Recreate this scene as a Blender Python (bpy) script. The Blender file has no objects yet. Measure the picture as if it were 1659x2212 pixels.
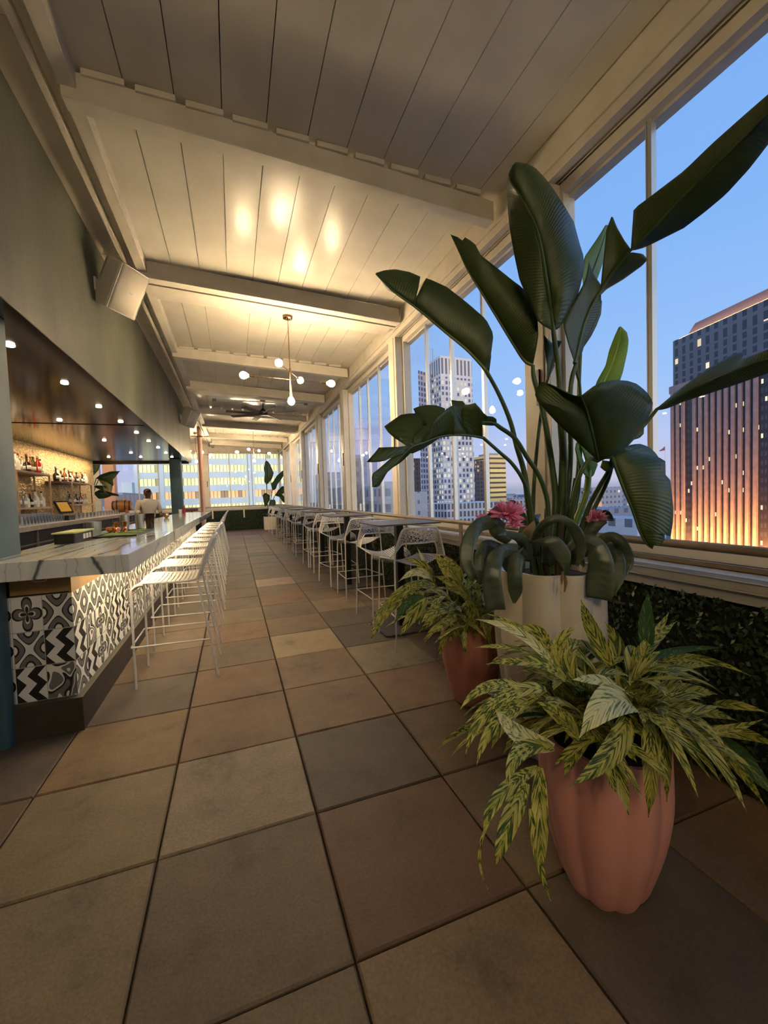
import bpy, bmesh, math, random
from mathutils import Vector, Matrix
SC = bpy.context.scene
COL = SC.collection
rnd = random.Random(7)
R = math.radians

# ---------------------------------------------------------------- camera
CAM = Vector((0.94682, -1.12397, 1.36183))
FPX = 889.1
YAW, PIT, ROL = 0.3490, -0.0421, -0.0337
_f = Vector((math.sin(YAW)*math.cos(PIT), math.cos(YAW)*math.cos(PIT), math.sin(PIT)))
_r = Vector((math.cos(YAW), -math.sin(YAW), 0)); _u = _r.cross(_f)
CR = _r*math.cos(ROL) + _u*math.sin(ROL)
CU = -_r*math.sin(ROL) + _u*math.cos(ROL)
cd = bpy.data.cameras.new('camera'); cam = bpy.data.objects.new('camera', cd); COL.objects.link(cam)
cd.sensor_fit = 'HORIZONTAL'; cd.sensor_width = 36; cd.lens = FPX/1659*36; cd.clip_end = 5000; cd.clip_start = .02
cam.matrix_world = Matrix(((CR.x, CU.x, -_f.x, CAM.x), (CR.y, CU.y, -_f.y, CAM.y), (CR.z, CU.z, -_f.z, CAM.z), (0, 0, 0, 1)))
SC.camera = cam

def at(px, py, Y):
    """surveying aid: the point at depth Y (metres down the terrace) seen at a pixel"""
    d = _f*FPX + CR*(px-829.5) - CU*(py-1106)
    return CAM + d*((Y-CAM.y)/d.y)

# ---------------------------------------------------------------- view, world
vs = SC.view_settings
vs.view_transform = 'Standard'; vs.look = 'None'; vs.gamma = 1; vs.use_curve_mapping = False
vs.exposure = 0.0
def lin(c):
    if isinstance(c, str): c = [int(c[i:i+2], 16)/255 for i in (0, 2, 4)]
    return tuple(x/12.92 if x <= .04045 else ((x+.055)/1.055)**2.4 for x in c) + (1,)

W = bpy.data.worlds.new('dusk_sky'); SC.world = W; W.use_nodes = True
nt = W.node_tree; nt.nodes.clear()
def N(nt, t, **k):
    n = nt.nodes.new(t)
    for a, b in k.items():
        if a.startswith('i_'):
            key = a[2:]; key = int(key) if key.isdigit() else key.replace('_', ' ')
            n.inputs[key].default_value = b
        else: setattr(n, a, b)
    return n
def ramp(nt, stops, fac=None, interp='LINEAR'):
    n = nt.nodes.new('ShaderNodeValToRGB'); cr = n.color_ramp; cr.interpolation = interp
    while len(cr.elements) > 1: cr.elements.remove(cr.elements[-1])
    cr.elements[0].position = stops[0][0]; cr.elements[0].color = stops[0][1]
    for p, c in stops[1:]:
        e = cr.elements.new(p); e.color = c
    if fac is not None: nt.links.new(fac, n.inputs[0])
    return n
tc = N(nt, 'ShaderNodeTexCoord'); sep = N(nt, 'ShaderNodeSeparateXYZ'); nt.links.new(tc.outputs['Generated'], sep.inputs[0])
sk = ramp(nt, [(0.0, lin('9aa3bd')), (.02, lin('c2c1da')), (.10, lin('b4c3ea')), (.22, lin('98bff2')), (.45, lin('82b2f0')), (1, lin('6a9fe8'))], sep.outputs['Z'])
# thin violet clouds low in the north sky
mp = N(nt, 'ShaderNodeMapping'); mp.inputs['Scale'].default_value = (1.2, 1.2, 9); nt.links.new(tc.outputs['Generated'], mp.inputs[0])
nz = N(nt, 'ShaderNodeTexNoise', i_Scale=2.2, i_Detail=5.0); nt.links.new(mp.outputs[0], nz.inputs[0])
c1 = ramp(nt, [(.45, (0, 0, 0, 1)), (.7, (1, 1, 1, 1))], nz.outputs[0])
yy = ramp(nt, [(.80, (0, 0, 0, 1)), (.97, (1, 1, 1, 1))], sep.outputs['Y'])
zz = ramp(nt, [(.02, (0, 0, 0, 1)), (.08, (1, 1, 1, 1)), (.42, (.5, .5, .5, 1)), (.6, (0, 0, 0, 1))], sep.outputs['Z'])
m1 = N(nt, 'ShaderNodeMath', operation='MULTIPLY'); nt.links.new(c1.outputs[0], m1.inputs[0]); nt.links.new(yy.outputs[0], m1.inputs[1])
m2 = N(nt, 'ShaderNodeMath', operation='MULTIPLY'); nt.links.new(m1.outputs[0], m2.inputs[0]); nt.links.new(zz.outputs[0], m2.inputs[1])
mx = N(nt, 'ShaderNodeMixRGB'); mx.inputs[2].default_value = lin('8f97c4'); nt.links.new(m2.outputs[0], mx.inputs[0]); nt.links.new(sk.outputs[0], mx.inputs[1])
# afterglow in the south-west, behind the camera
gy = ramp(nt, [(0, (0, 0, 0, 1)), (.9, (1, 1, 1, 1))]); ng = N(nt, 'ShaderNodeMath', operation='MULTIPLY'); ng.inputs[1].default_value = -1.0; nt.links.new(sep.outputs['Y'], ng.inputs[0]); nt.links.new(ng.outputs[0], gy.inputs[0])
gz = ramp(nt, [(0, (1, 1, 1, 1)), (.6, (0, 0, 0, 1))], sep.outputs['Z'])
gm = N(nt, 'ShaderNodeMixRGB', blend_type='MULTIPLY'); gm.inputs[0].default_value = 1; nt.links.new(gy.outputs[0], gm.inputs[1]); nt.links.new(gz.outputs[0], gm.inputs[2])
gc = N(nt, 'ShaderNodeMixRGB', blend_type='MULTIPLY'); gc.inputs[0].default_value = 1; gc.inputs[2].default_value = (1.9, 1.75, 1.35, 1); nt.links.new(gm.outputs[0], gc.inputs[1])
ad = N(nt, 'ShaderNodeMixRGB', blend_type='ADD'); ad.inputs[0].default_value = 1; nt.links.new(mx.outputs[0], ad.inputs[1]); nt.links.new(gc.outputs[0], ad.inputs[2])
bg = N(nt, 'ShaderNodeBackground', i_Strength=1.12); nt.links.new(ad.outputs[0], bg.inputs[0])
wo = N(nt, 'ShaderNodeOutputWorld'); nt.links.new(bg.outputs[0], wo.inputs[0])

# ---------------------------------------------------------------- lamps of the terrace that are strips or spots
WARM = (1.0, .75, .43)
def area(name, loc, to, sx, sy, watts, col=WARM, spread=180):
    l = bpy.data.lights.new(name, 'AREA'); l.shape = 'RECTANGLE'; l.size = sx; l.size_y = sy; l.energy = watts; l.color = col; l.spread = R(spread)
    o = bpy.data.objects.new(name, l); COL.objects.link(o); o.location = loc
    d = (Vector(to)-Vector(loc)); o.rotation_euler = d.to_track_quat('-Z', 'X' if abs(d.x) < 1e-6 and False else 'Y').to_euler()
    return o
def area_y(name, x, z, y0, y1, tox, toz, watts, w=.03, col=WARM):
    """strip lamp running along y, shining towards (tox, toz)"""
    l = bpy.data.lights.new(name, 'AREA'); l.shape = 'RECTANGLE'; l.size = w; l.size_y = y1-y0; l.energy = watts; l.color = col
    o = bpy.data.objects.new(name, l); COL.objects.link(o)
    zax = -(Vector((tox, 0, toz))-Vector((x, 0, z))).normalized(); yax = Vector((0, 1, 0)); xax = yax.cross(zax)
    o.matrix_world = Matrix(((xax.x, yax.x, zax.x, x), (xax.y, yax.y, zax.y, (y0+y1)/2), (xax.z, yax.z, zax.z, z), (0, 0, 0, 1)))
    return o
area_y('under_counter_strip_light', .27, .955, 1.95, 10.6, .02, .35, 66)
area_y('back_bar_strip_light', -2.28, 2.42, 8.6, 11.6, -2.5, 1.9, 40)
area_y('back_bar_shelf_strip_light', -2.2, 2.44, 2.5, 8.6, -2.5, 1.6, 26)
DOWN = [(-.49, 1.53), (-.49, 2.55), (-.49, 3.56), (-.49, 4.6), (-1.2, 5.6), (-.49, 5.6), (-.49, 6.6), (-1.19, 7.6), (-.49, 7.63), (-.49, 8.66), (-1.2, 9.7), (-.49, 9.7), (-1.88, 10.7), (-1.19, 10.7), (-.49, 10.7), (-1.2, 3.56)]
for x, y in DOWN:
    l = bpy.data.lights.new('downlight_lamp', 'SPOT'); l.energy = 22; l.color = (1, .78, .48); l.spot_size = R(95); l.spot_blend = .8; l.shadow_soft_size = .014
    o = bpy.data.objects.new('downlight_lamp', l); COL.objects.link(o); o.location = (x, y, 2.486)

# ---------------------------------------------------------------- mesh helpers
class MB:
    def __init__(s): s.v = []; s.f = []; s.uv = []; s.hasuv = False; s.col = None
    def quad(s, a, b, c, d, uv=None):
        n = len(s.v); s.v += [tuple(a), tuple(b), tuple(c), tuple(d)]; s.f.append((n, n+1, n+2, n+3)); s.uv.append(uv)
        if uv: s.hasuv = True
    def poly(s, pts):
        n = len(s.v); s.v += [tuple(p) for p in pts]; s.f.append(tuple(range(n, n+len(pts)))); s.uv.append(None)
    def box(s, x0, x1, y0, y1, z0, z1):
        return s.obox(Vector(((x0+x1)/2, (y0+y1)/2, (z0+z1)/2)), Vector(((x1-x0)/2, 0, 0)), Vector((0, (y1-y0)/2, 0)), Vector((0, 0, (z1-z0)/2)))
    def obox(s, c, a, b, d):
        n = len(s.v); c = Vector(c); a = Vector(a); b = Vector(b); d = Vector(d)
        for k in (-1, 1):
            for i, j in ((-1, -1), (1, -1), (1, 1), (-1, 1)): s.v.append(tuple(c+a*i+b*j+d*k))
        for q in ((3, 2, 1, 0), (4, 5, 6, 7), (0, 1, 5, 4), (1, 2, 6, 5), (2, 3, 7, 6), (3, 0, 4, 7)):
            s.f.append(tuple(n+i for i in q)); s.uv.append(None)
        return s
    def rbox(s, x0, x1, y0, y1, z0, z1, r=.01, seg=3):
        """box with rounded vertical edges"""
        pts = []
        for cx, cy, a0 in ((x1-r, y1-r, 0), (x0+r, y1-r, 90), (x0+r, y0+r, 180), (x1-r, y0+r, 270)):
            for k in range(seg+1):
                a = R(a0+90*k/seg); pts.append((cx+r*math.cos(a), cy+r*math.sin(a)))
        return s.prism(pts, z0, z1)
    def prism(s, pts, z0, z1):
        n = len(s.v); m = len(pts)
        for z in (z0, z1):
            for p in pts: s.v.append((p[0], p[1], z))
        s.f.append(tuple(range(n+m-1, n-1, -1))); s.uv.append(None)
        s.f.append(tuple(range(n+m, n+2*m))); s.uv.append(None)
        for i in range(m):
            j = (i+1) % m; s.f.append((n+i, n+j, n+m+j, n+m+i)); s.uv.append(None)
        return s
    def ring(s, c, ax, r, seg, ref=None):
        ax = ax.normalized(); t = ref if ref else (Vector((0, 0, 1)) if abs(ax.z) < .9 else Vector((1, 0, 0)))
        a = ax.cross(t).normalized(); b = ax.cross(a)
        n = len(s.v)
        for k in range(seg):
            q = 2*math.pi*k/seg; s.v.append(tuple(c+(a*math.cos(q)+b*math.sin(q))*r))
        return n
    def tube(s, path, r, seg=8, caps=True):
        path = [Vector(p) for p in path]; m = len(path); rs = r if isinstance(r, (list, tuple)) else [r]*m
        rings = []; ref = None
        for i, p in enumerate(path):
            d = (path[min(i+1, m-1)]-path[max(i-1, 0)])
            if d.length < 1e-9: d = Vector((0, 0, 1))
            d.normalize()
            if ref is None: ref = Vector((0, 0, 1)) if abs(d.z) < .9 else Vector((1, 0, 0))
            a = d.cross(ref)
            if a.length < 1e-3: a = d.orthogonal()
            a.normalize(); b = d.cross(a); ref = a.cross(d)
            # keep frames parallel
            n = len(s.v)
            for k in range(seg):
                q = 2*math.pi*k/seg; s.v.append(tuple(p+(a*math.cos(q)+b*math.sin(q))*rs[i]))
            rings.append(n)
        for i in range(m-1):
            for k in range(seg):
                k2 = (k+1) % seg; s.f.append((rings[i]+k, rings[i]+k2, rings[i+1]+k2, rings[i+1]+k)); s.uv.append(None)
        if caps:
            s.f.append(tuple(rings[0]+k for k in range(seg-1, -1, -1))); s.uv.append(None)
            s.f.append(tuple(rings[-1]+k for k in range(seg))); s.uv.append(None)
        return s
    def lathe(s, c, prof, seg=24, flute=0, famp=0, cap=True):
        """prof: [(r, z)] from bottom up; flute: number of scallops"""
        n = len(s.v); c = Vector(c)
        for r, z in prof:
            for k in range(seg):
                a = 2*math.pi*k/seg
                rr = r*(1 - famp*(1-abs(math.sin(flute*a/2)))) if flute else r
                s.v.append((c.x+rr*math.cos(a), c.y+rr*math.sin(a), c.z+z))
        for i in range(len(prof)-1):
            for k in range(seg):
                k2 = (k+1) % seg; s.f.append((n+i*seg+k, n+i*seg+k2, n+(i+1)*seg+k2, n+(i+1)*seg+k)); s.uv.append(None)
        if cap:
            s.f.append(tuple(n+k for k in range(seg-1, -1, -1))); s.uv.append(None)
            m = n+(len(prof)-1)*seg; s.f.append(tuple(m+k for k in range(seg))); s.uv.append(None)
        return s
    def grid(s, rows, uvs=None):
        """rows of points -> surface, u along rows index, v across"""
        n = len(s.v); m = len(rows[0])
        for r in rows: s.v += [tuple(p) for p in r]
        for i in range(len(rows)-1):
            for j in range(m-1):
                s.f.append((n+i*m+j, n+i*m+j+1, n+(i+1)*m+j+1, n+(i+1)*m+j))
                if uvs: s.uv.append([uvs[i][j], uvs[i][j+1], uvs[i+1][j+1], uvs[i+1][j]]); s.hasuv = True
                else: s.uv.append(None)
        return s
    def sphere(s, c, r, seg=12, rings=8, sz=1):
        pr = [(max(1e-4, r*math.sin(math.pi*i/rings)), -r*sz*math.cos(math.pi*i/rings)) for i in range(rings+1)]
        return s.lathe(c, pr, seg)

ROOTOF = {}
def origin_of(parent):
    o = parent
    while o.parent: o = o.parent
    return Vector(o.location)
def build(name, mb, m, parent=None, smooth=False, bevel=0, colors=None, solid=0):
    off = origin_of(parent) if parent else Vector((0, 0, 0))
    me = bpy.data.meshes.new(name)
    me.from_pydata([(v[0]-off.x, v[1]-off.y, v[2]-off.z) for v in mb.v], [], mb.f)
    if mb.hasuv:
        ul = me.uv_layers.new(name='UVMap'); k = 0
        for fi, f in enumerate(mb.f):
            u = mb.uv[fi]
            for j in range(len(f)):
                ul.data[k].uv = u[j] if u else (0, 0); k += 1
    if colors:
        ca = me.color_attributes.new('tone', 'FLOAT_COLOR', 'CORNER'); k = 0
        for fi, f in enumerate(mb.f):
            for j in range(len(f)): ca.data[k].color = colors[fi]; k += 1
    o = bpy.data.objects.new(name, me); COL.objects.link(o)
    if m: me.materials.append(m)
    if smooth:
        me.polygons.foreach_set('use_smooth', [True]*len(me.polygons))
        try: me.set_sharp_from_angle(angle=R(45))
        except Exception: pass
    if parent: o.parent = parent
    if bevel:
        b = o.modifiers.new('bevel', 'BEVEL'); b.width = bevel; b.segments = 2; b.limit_method = 'ANGLE'; b.angle_limit = R(40)
    if solid:
        b = o.modifiers.new('solid', 'SOLIDIFY'); b.thickness = solid; b.offset = 0
    return o
def thing(name, label, cat, loc=(0, 0, 0), group=None, rz=0):
    o = bpy.data.objects.new(name, None); COL.objects.link(o); o.empty_display_size = .1
    o.location = loc; o.rotation_euler = (0, 0, rz); o['label'] = label; o['category'] = cat
    if group: o['group'] = group
    return o
def tag(o, label, cat, group=None, kind=None):
    o['label'] = label; o['category'] = cat
    if group: o['group'] = group
    if kind: o['kind'] = kind
    return o
def struct(name, mb, m, parent=None, **k):
    o = build(name, mb, m, parent, **k)
    if not parent: o['kind'] = 'structure'
    return o
def kids(o): return [c for c in COL.objects if c.parent == o]
def dup(root, loc, rz=0, label=None, group=None, tree=None):
    r = root.copy(); COL.objects.link(r); r.location = loc; r.rotation_euler = (0, 0, rz)
    if label: r['label'] = label
    if group: r['group'] = group
    for ch in list(root.children):
        c = ch.copy(); COL.objects.link(c); c.parent = r
        for g in list(ch.children):
            d = g.copy(); COL.objects.link(d); d.parent = c
    return r

# ---------------------------------------------------------------- materials
def mat(name, color=(.5, .5, .5, 1), rough=.5, metal=0.0, spec=.5, **k):
    m = bpy.data.materials.new(name); m.use_nodes = True; b = m.node_tree.nodes['Principled BSDF']
    b.inputs['Base Color'].default_value = lin(color) if isinstance(color, str) else color
    b.inputs['Roughness'].default_value = rough; b.inputs['Metallic'].default_value = metal
    b.inputs['Specular IOR Level'].default_value = spec
    for a, v in k.items(): b.inputs[a.replace('_', ' ')].default_value = v
    return m
def P(m): return m.node_tree.nodes['Principled BSDF']
def noisy(name, c1, c2, scale=5, rough=.5, detail=6, bump=0, bscale=None, coord='Object', stretch=(1, 1, 1), lo=.35, hi=.65, **k):
    m = mat(name, c1, rough, **k); t = m.node_tree; tc = N(t, 'ShaderNodeTexCoord'); mp = N(t, 'ShaderNodeMapping')
    mp.inputs['Scale'].default_value = stretch; t.links.new(tc.outputs[coord], mp.inputs[0])
    n = N(t, 'ShaderNodeTexNoise', i_Scale=scale, i_Detail=float(detail)); t.links.new(mp.outputs[0], n.inputs[0])
    r = ramp(t, [(lo, lin(c1)), (hi, lin(c2))], n.outputs[0]); t.links.new(r.outputs[0], P(m).inputs['Base Color'])
    if bump:
        n2 = N(t, 'ShaderNodeTexNoise', i_Scale=bscale or scale*4, i_Detail=4.0); t.links.new(mp.outputs[0], n2.inputs[0])
        b = N(t, 'ShaderNodeBump', i_Strength=bump, i_Distance=.01); t.links.new(n2.outputs[0], b.inputs['Height']); t.links.new(b.outputs[0], P(m).inputs['Normal'])
    return m
def emit(name, color, strength):
    m = bpy.data.materials.new(name); m.use_nodes = True; t = m.node_tree; t.nodes.clear()
    e = N(t, 'ShaderNodeEmission', i_Strength=strength); e.inputs[0].default_value = lin(color) if isinstance(color, str) else color
    o = N(t, 'ShaderNodeOutputMaterial'); t.links.new(e.outputs[0], o.inputs[0]); return m
M = {}
M['ceil'] = noisy('white_gloss_paint', 'd9d3c4', 'cfc9b9', 3, .25, spec=.28)
M['beam'] = noisy('cream_painted_wood', 'd6cebf', 'c9c0b0', 4, .5, bump=.15, bscale=60)
M['frame'] = noisy('cream_window_frame', 'd9d1c2', 'cfc6b6', 4, .4)
M['alu'] = mat('brushed_aluminium', 'c9c9c6', .35, .6)
M['railing'] = noisy('weathered_wood_and_steel_rail', '8a7a68', '9c8c78', 8, .45, metal=.2)
M['ledge'] = mat('grey_metal_ledge', 'aaa59c', .4, .1)
M['ledge_white'] = mat('white_outer_ledge', 'dfe3ea', .5)
M['plaster'] = noisy('grey_green_plaster', '4a4d46', '6c6e61', 1.3, .5, detail=9, bump=.25, bscale=30, stretch=(1, 1.2, .6), lo=.3, hi=.7)
M['teal'] = noisy('teal_grey_column_paint', '4f6468', '5a6f72', 3, .5, bump=.1, bscale=40)
M['teal_dark'] = noisy('dark_teal_column_paint', '2e4a52', '35545c', 3, .5)
M['soffit'] = mat('glossy_dark_brown_soffit', '3a3029', .13, 0, .5)
M['edge_brown'] = mat('dark_taupe_edge', '4a423a', .45)
M['black'] = mat('black', '0e0e0f', .4)
M['kick'] = noisy('charcoal_kick_plate', '322e28', '3b362f', 10, .5)
M['wood'] = noisy('pale_shelf_wood', 'b79a78', 'a5896a', 6, .5, stretch=(1, .1, 1))
M['steel'] = mat('brushed_steel', 'cfcfca', .3, .9)
M['copper'] = mat('polished_copper', 'c4794f', .18, 1)
M['brass'] = mat('brass', 'c2a074', .25, 1)
M['white_metal'] = mat('white_powder_coat', 'e6e2da', .38)
M['table'] = noisy('charcoal_table_top', '55524f', '4a4846', 20, .45)
M['barback'] = mat('grey_underbar_steel', '8b857c', .4, .5)
M['white_paint'] = mat('white_paint_speaker', 'd8d2c6', .5)
M['grille'] = mat('cream_speaker_grille', 'cfc7b6', .6)
M['rust'] = noisy('rust_red_planter', 'bd8070', 'b07466', 6, .5)
M['coral'] = noisy('coral_planter', 'dba094', 'd29488', 5, .5)
M['ivory'] = noisy('ivory_planter', 'e2d9ca', 'd6ccbc', 4, .4)
M['soil'] = noisy('dark_soil', '1c1611', '2b2119', 30, .9, bump=.8)
M['pinkcol'] = noisy('pink_painted_column', 'd0a595', 'c29684', 30, .6, stretch=(.2, .2, 3))
M['bulb'] = emit('warm_bulb_glow', (1.0, .74, .43, 1), 430)
M['downlight'] = emit('downlight_glow', (1.0, .84, .6, 1), 30)
M['limegreen'] = mat('lime_green_rubber', '7f9a4a', .5)
M['lime'] = mat('pale_lime_lid', 'c9cf8c', .4)
M['red'] = mat('red_glass', 'b0261e', .15)
M['darkglass'] = mat('dark_bottle_glass', '2a1c14', .08)
M['whitelabel'] = mat('paper_label', 'e9e4d8', .6)
M['screen'] = emit('warm_amber_screen', 'c98f3e', .8)

def glassmat(name, tint=(1, 1, 1, 1), ior=1.5, gl=1.0, rough=0.0, rmin=0.0):
    m = bpy.data.materials.new(name); m.use_nodes = True; t = m.node_tree; t.nodes.clear()
    a = N(t, 'ShaderNodeBsdfTransparent'); a.inputs[0].default_value = tint
    g = N(t, 'ShaderNodeBsdfGlossy', i_Roughness=rough); g.inputs[0].default_value = (gl, gl, gl, 1)
    x = N(t, 'ShaderNodeMixShader'); o = N(t, 'ShaderNodeOutputMaterial'); lw_ = N(t, 'ShaderNodeLayerWeight', i_Blend=.5)
    r0 = ((ior-1)/(ior+1))**2
    r0 = max(r0, rmin)
    p5 = N(t, 'ShaderNodeMath', operation='POWER'); t.links.new(lw_.outputs['Facing'], p5.inputs[0]); p5.inputs[1].default_value = 4.2
    f = N(t, 'ShaderNodeMath', operation='MULTIPLY_ADD'); t.links.new(p5.outputs[0], f.inputs[0]); f.inputs[1].default_value = (1-r0)*.8; f.inputs[2].default_value = r0
    t.links.new(f.outputs[0], x.inputs[0]); t.links.new(a.outputs[0], x.inputs[1]); t.links.new(g.outputs[0], x.inputs[2]); t.links.new(x.outputs[0], o.inputs[0])
    return m
M['glass'] = glassmat('window_glass', (.97, .98, .99, 1), 1.45)
M['clear'] = glassmat('clear_glassware', (.9, .92, .93, 1), 1.6, 1.0, .12, .2)

# stone pavers: tone comes from each slab's own colour
def paver():
    m = mat('concrete_pavers', 'ffffff', .62); t = m.node_tree
    a = N(t, 'ShaderNodeVertexColor'); a.layer_name = 'tone'
    tc = N(t, 'ShaderNodeTexCoord')
    n1 = N(t, 'ShaderNodeTexNoise', i_Scale=3.0, i_Detail=8.0, i_Roughness=.7); n2 = N(t, 'ShaderNodeTexNoise', i_Scale=90.0, i_Detail=3.0)
    v = N(t, 'ShaderNodeTexVoronoi', i_Scale=45.0)
    for n in (n1, n2, v): t.links.new(tc.outputs['Object'], n.inputs[0])
    r1 = ramp(t, [(.32, (.55, .54, .52, 1)), (.45, (.9, .9, .9, 1)), (.7, (1.2, 1.18, 1.14, 1))], n1.outputs[0])
    r2 = ramp(t, [(.35, (.86, .86, .86, 1)), (.65, (1.1, 1.1, 1.1, 1))], n2.outputs[0])
    v.inputs['Scale'].default_value = 26.0; v.inputs['Randomness'].default_value = 1.0
    r3 = ramp(t, [(.0, (2.3, 2.2, 2.0, 1)), (.06, (1.0, 1.0, 1.0, 1))], v.outputs['Distance'])
    x = a.outputs[0]
    for r in (r1, r2, r3):
        k = N(t, 'ShaderNodeMixRGB', blend_type='MULTIPLY'); k.inputs[0].default_value = 1; t.links.new(x, k.inputs[1]); t.links.new(r.outputs[0], k.inputs[2]); x = k.outputs[0]
    t.links.new(x, P(m).inputs['Base Color'])
    b = N(t, 'ShaderNodeBump', i_Strength=.35, i_Distance=.004); t.links.new(n2.outputs[0], b.inputs['Height']); t.links.new(b.outputs[0], P(m).inputs['Normal'])
    return m
M['paver'] = paver()

def marble():
    m = mat('veined_marble', 'd9dbd6', .09, 0, .5); t = m.node_tree; tc = N(t, 'ShaderNodeTexCoord')
    mp = N(t, 'ShaderNodeMapping'); mp.inputs['Scale'].default_value = (1.4, .45, 1.0); mp.inputs['Rotation'].default_value = (0, .35, .3); t.links.new(tc.outputs['Object'], mp.inputs[0])
    w = N(t, 'ShaderNodeTexWave', i_Scale=1.1, i_Distortion=9.0, i_Detail=5.0); w.bands_direction = 'X'; t.links.new(mp.outputs[0], w.inputs[0])
    r = ramp(t, [(.0, lin('565c60')), (.012, lin('8f9490')), (.035, lin('c9ccc6')), (.5, lin('d8dad4')), (.86, lin('cfd2cc')), (.9, lin('a8aca8')), (.93, lin('d2d4ce')), (1, lin('cfd2cc'))], w.outputs[0])
    t.links.new(r.outputs[0], P(m).inputs['Base Color']); return m
M['marble'] = marble()

def mosaic():
    m = mat('gold_mosaic', 'b08a4e', .3, .55); t = m.node_tree; tc = N(t, 'ShaderNodeTexCoord')
    mp = N(t, 'ShaderNodeMapping'); mp.inputs['Scale'].default_value = (1, 1, 2.4); t.links.new(tc.outputs['Object'], mp.inputs[0])
    v = N(t, 'ShaderNodeTexVoronoi', i_Scale=22.0); t.links.new(mp.outputs[0], v.inputs[0])
    r = ramp(t, [(0, lin('6f5a34')), (.5, lin('a8864c')), (1, lin('d6b878'))], v.outputs['Color']); t.links.new(r.outputs[0], P(m).inputs['Base Color'])
    b = N(t, 'ShaderNodeBump', i_Strength=.9, i_Distance=.02); t.links.new(v.outputs['Distance'], b.inputs['Height']); t.links.new(b.outputs[0], P(m).inputs['Normal'])
    return m
M['mosaic'] = mosaic()

# ------------------------------------------------------------ floor: every paver a slab in one mesh
X0 = 2.5*0+0; S = .61
PAL = ['6f6558', '756656', '7c6b57', '5b5650', '6a5e50', '857b68', '746a5a', '75634f']
SPEC = {(1, 1): '9b9482', (2, 1): '565048', (2, 0): '6a5340', (1, 0): '6f6455', (1, 2): '7e684e', (2, 2): '7e6d54', (0, 1): '8b7f66', (0, 0): '857c68', (2, 4): 'b0a588',
        (3, 3): '8f8b78', (3, 4): '55504a', (1, -1): '75705f', (2, -1): '8a8068', (0, 2): '867354', (3, 0): '776e5c', (3, 1): '6d5f4c', (3, 2): '7d6a50', (3, -1): '5d5850', (1, 3): '806a50', (2, 3): '85725a', (4, 0): '6d5c49',
        (2, 9): 'b5ab92', (1, 5): '8a7355', (-1, 1): '6b5a48', (-1, 0): '7f7664', (2, 6): '6c645a', (2, 7): '80694f'}
fb = MB(); cols = []
base = len(fb.f)
fb.box(-9, 3.3, -4.9, 19, -.12, -.03); cols += [lin('17130f')]*6
rf = random.Random(3)
def in_foot(x, y): return False
for i in range(-14, 5):
    for j in range(-6, 31):
        g = .0035; x0 = i*S+g; x1 = (i+1)*S-g; y0 = j*S+g+rf.uniform(-.001, .002); y1 = (j+1)*S-g
        if x0 > 3.05: continue
        x1 = min(x1, 3.06)
        dz = rf.uniform(-.0015, .0015); c = .006
        zt = dz
        col = lin(SPEC.get((i, j), PAL[rf.randrange(len(PAL))]))
        g0 = .19; col = tuple((v*.86+g0*.14)*k_*rf.uniform(.97, 1.03) for v, k_ in zip(col[:3], (.74, .625, .515)))+(1,)
        n = len(fb.v)
        for (a, b, z) in ((x0, y0, -.03), (x1, y0, -.03), (x1, y1, -.03), (x0, y1, -.03), (x0, y0, zt-c), (x1, y0, zt-c), (x1, y1, zt-c), (x0, y1, zt-c), (x0+c, y0+c, zt), (x1-c, y0+c, zt), (x1-c, y1-c, zt), (x0+c, y1-c, zt)):
            fb.v.append((a, b, z))
        for q in ((0, 1, 5, 4), (1, 2, 6, 5), (2, 3, 7, 6), (3, 0, 4, 7), (4, 5, 9, 8), (5, 6, 10, 9), (6, 7, 11, 10), (7, 4, 8, 11), (8, 9, 10, 11)):
            fb.f.append(tuple(n+k for k in q)); fb.uv.append(None); cols.append(col)
struct('floor', fb, M['paver'], colors=cols)

# ------------------------------------------------------------ ceiling: planks between cross beams, slightly lower at the window side
def zc(x): return 3.775 - (x-.24)*.043
cb = MB()
w_ = .262
for k in range(-1, 11):
    xa = .24+.005+(k)*w_-.04; xb = xa+w_-.005
    xa = max(xa, .16); xb = min(xb, 2.99)
    if xb <= xa: continue
    cb.obox(((xa+xb)/2, 6.8, (zc(xa)+zc(xb))/2+.02), ((xb-xa)/2, 0, (zc(xb)-zc(xa))/2), (0, 11.8, 0), (0, 0, .02))
cb.box(.1, 3.3, -5.0, 18.7, 3.86, 3.9)
struct('ceiling', cb, M['ceil'])
# flat boarded strip over the bar side, and the ceiling of the room beyond the bar
fs = MB()
for y0 in (-5.0, -2.8, -.6, 1.55, 3.75, 5.95, 8.1, 10.4, 12.5, 14.7, 16.8):
    y1 = {-5.0: -2.8, -2.8: -.6, -.6: 1.55, 1.55: 3.75, 3.75: 5.95, 5.95: 8.1, 8.1: 10.4, 10.4: 12.5, 12.5: 14.7, 14.7: 16.8, 16.8: 18.7}[y0]
    fs.box(-.2, .035, y0+.003, y1-.003, 3.84, 3.9)
fs.box(-9, -.2, 12.45, 18.7, 3.84, 3.9); fs.box(-9, -.2, -5, 1.3, 3.84, 3.9)
struct('trim_1', fs, M['beam'])
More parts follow.
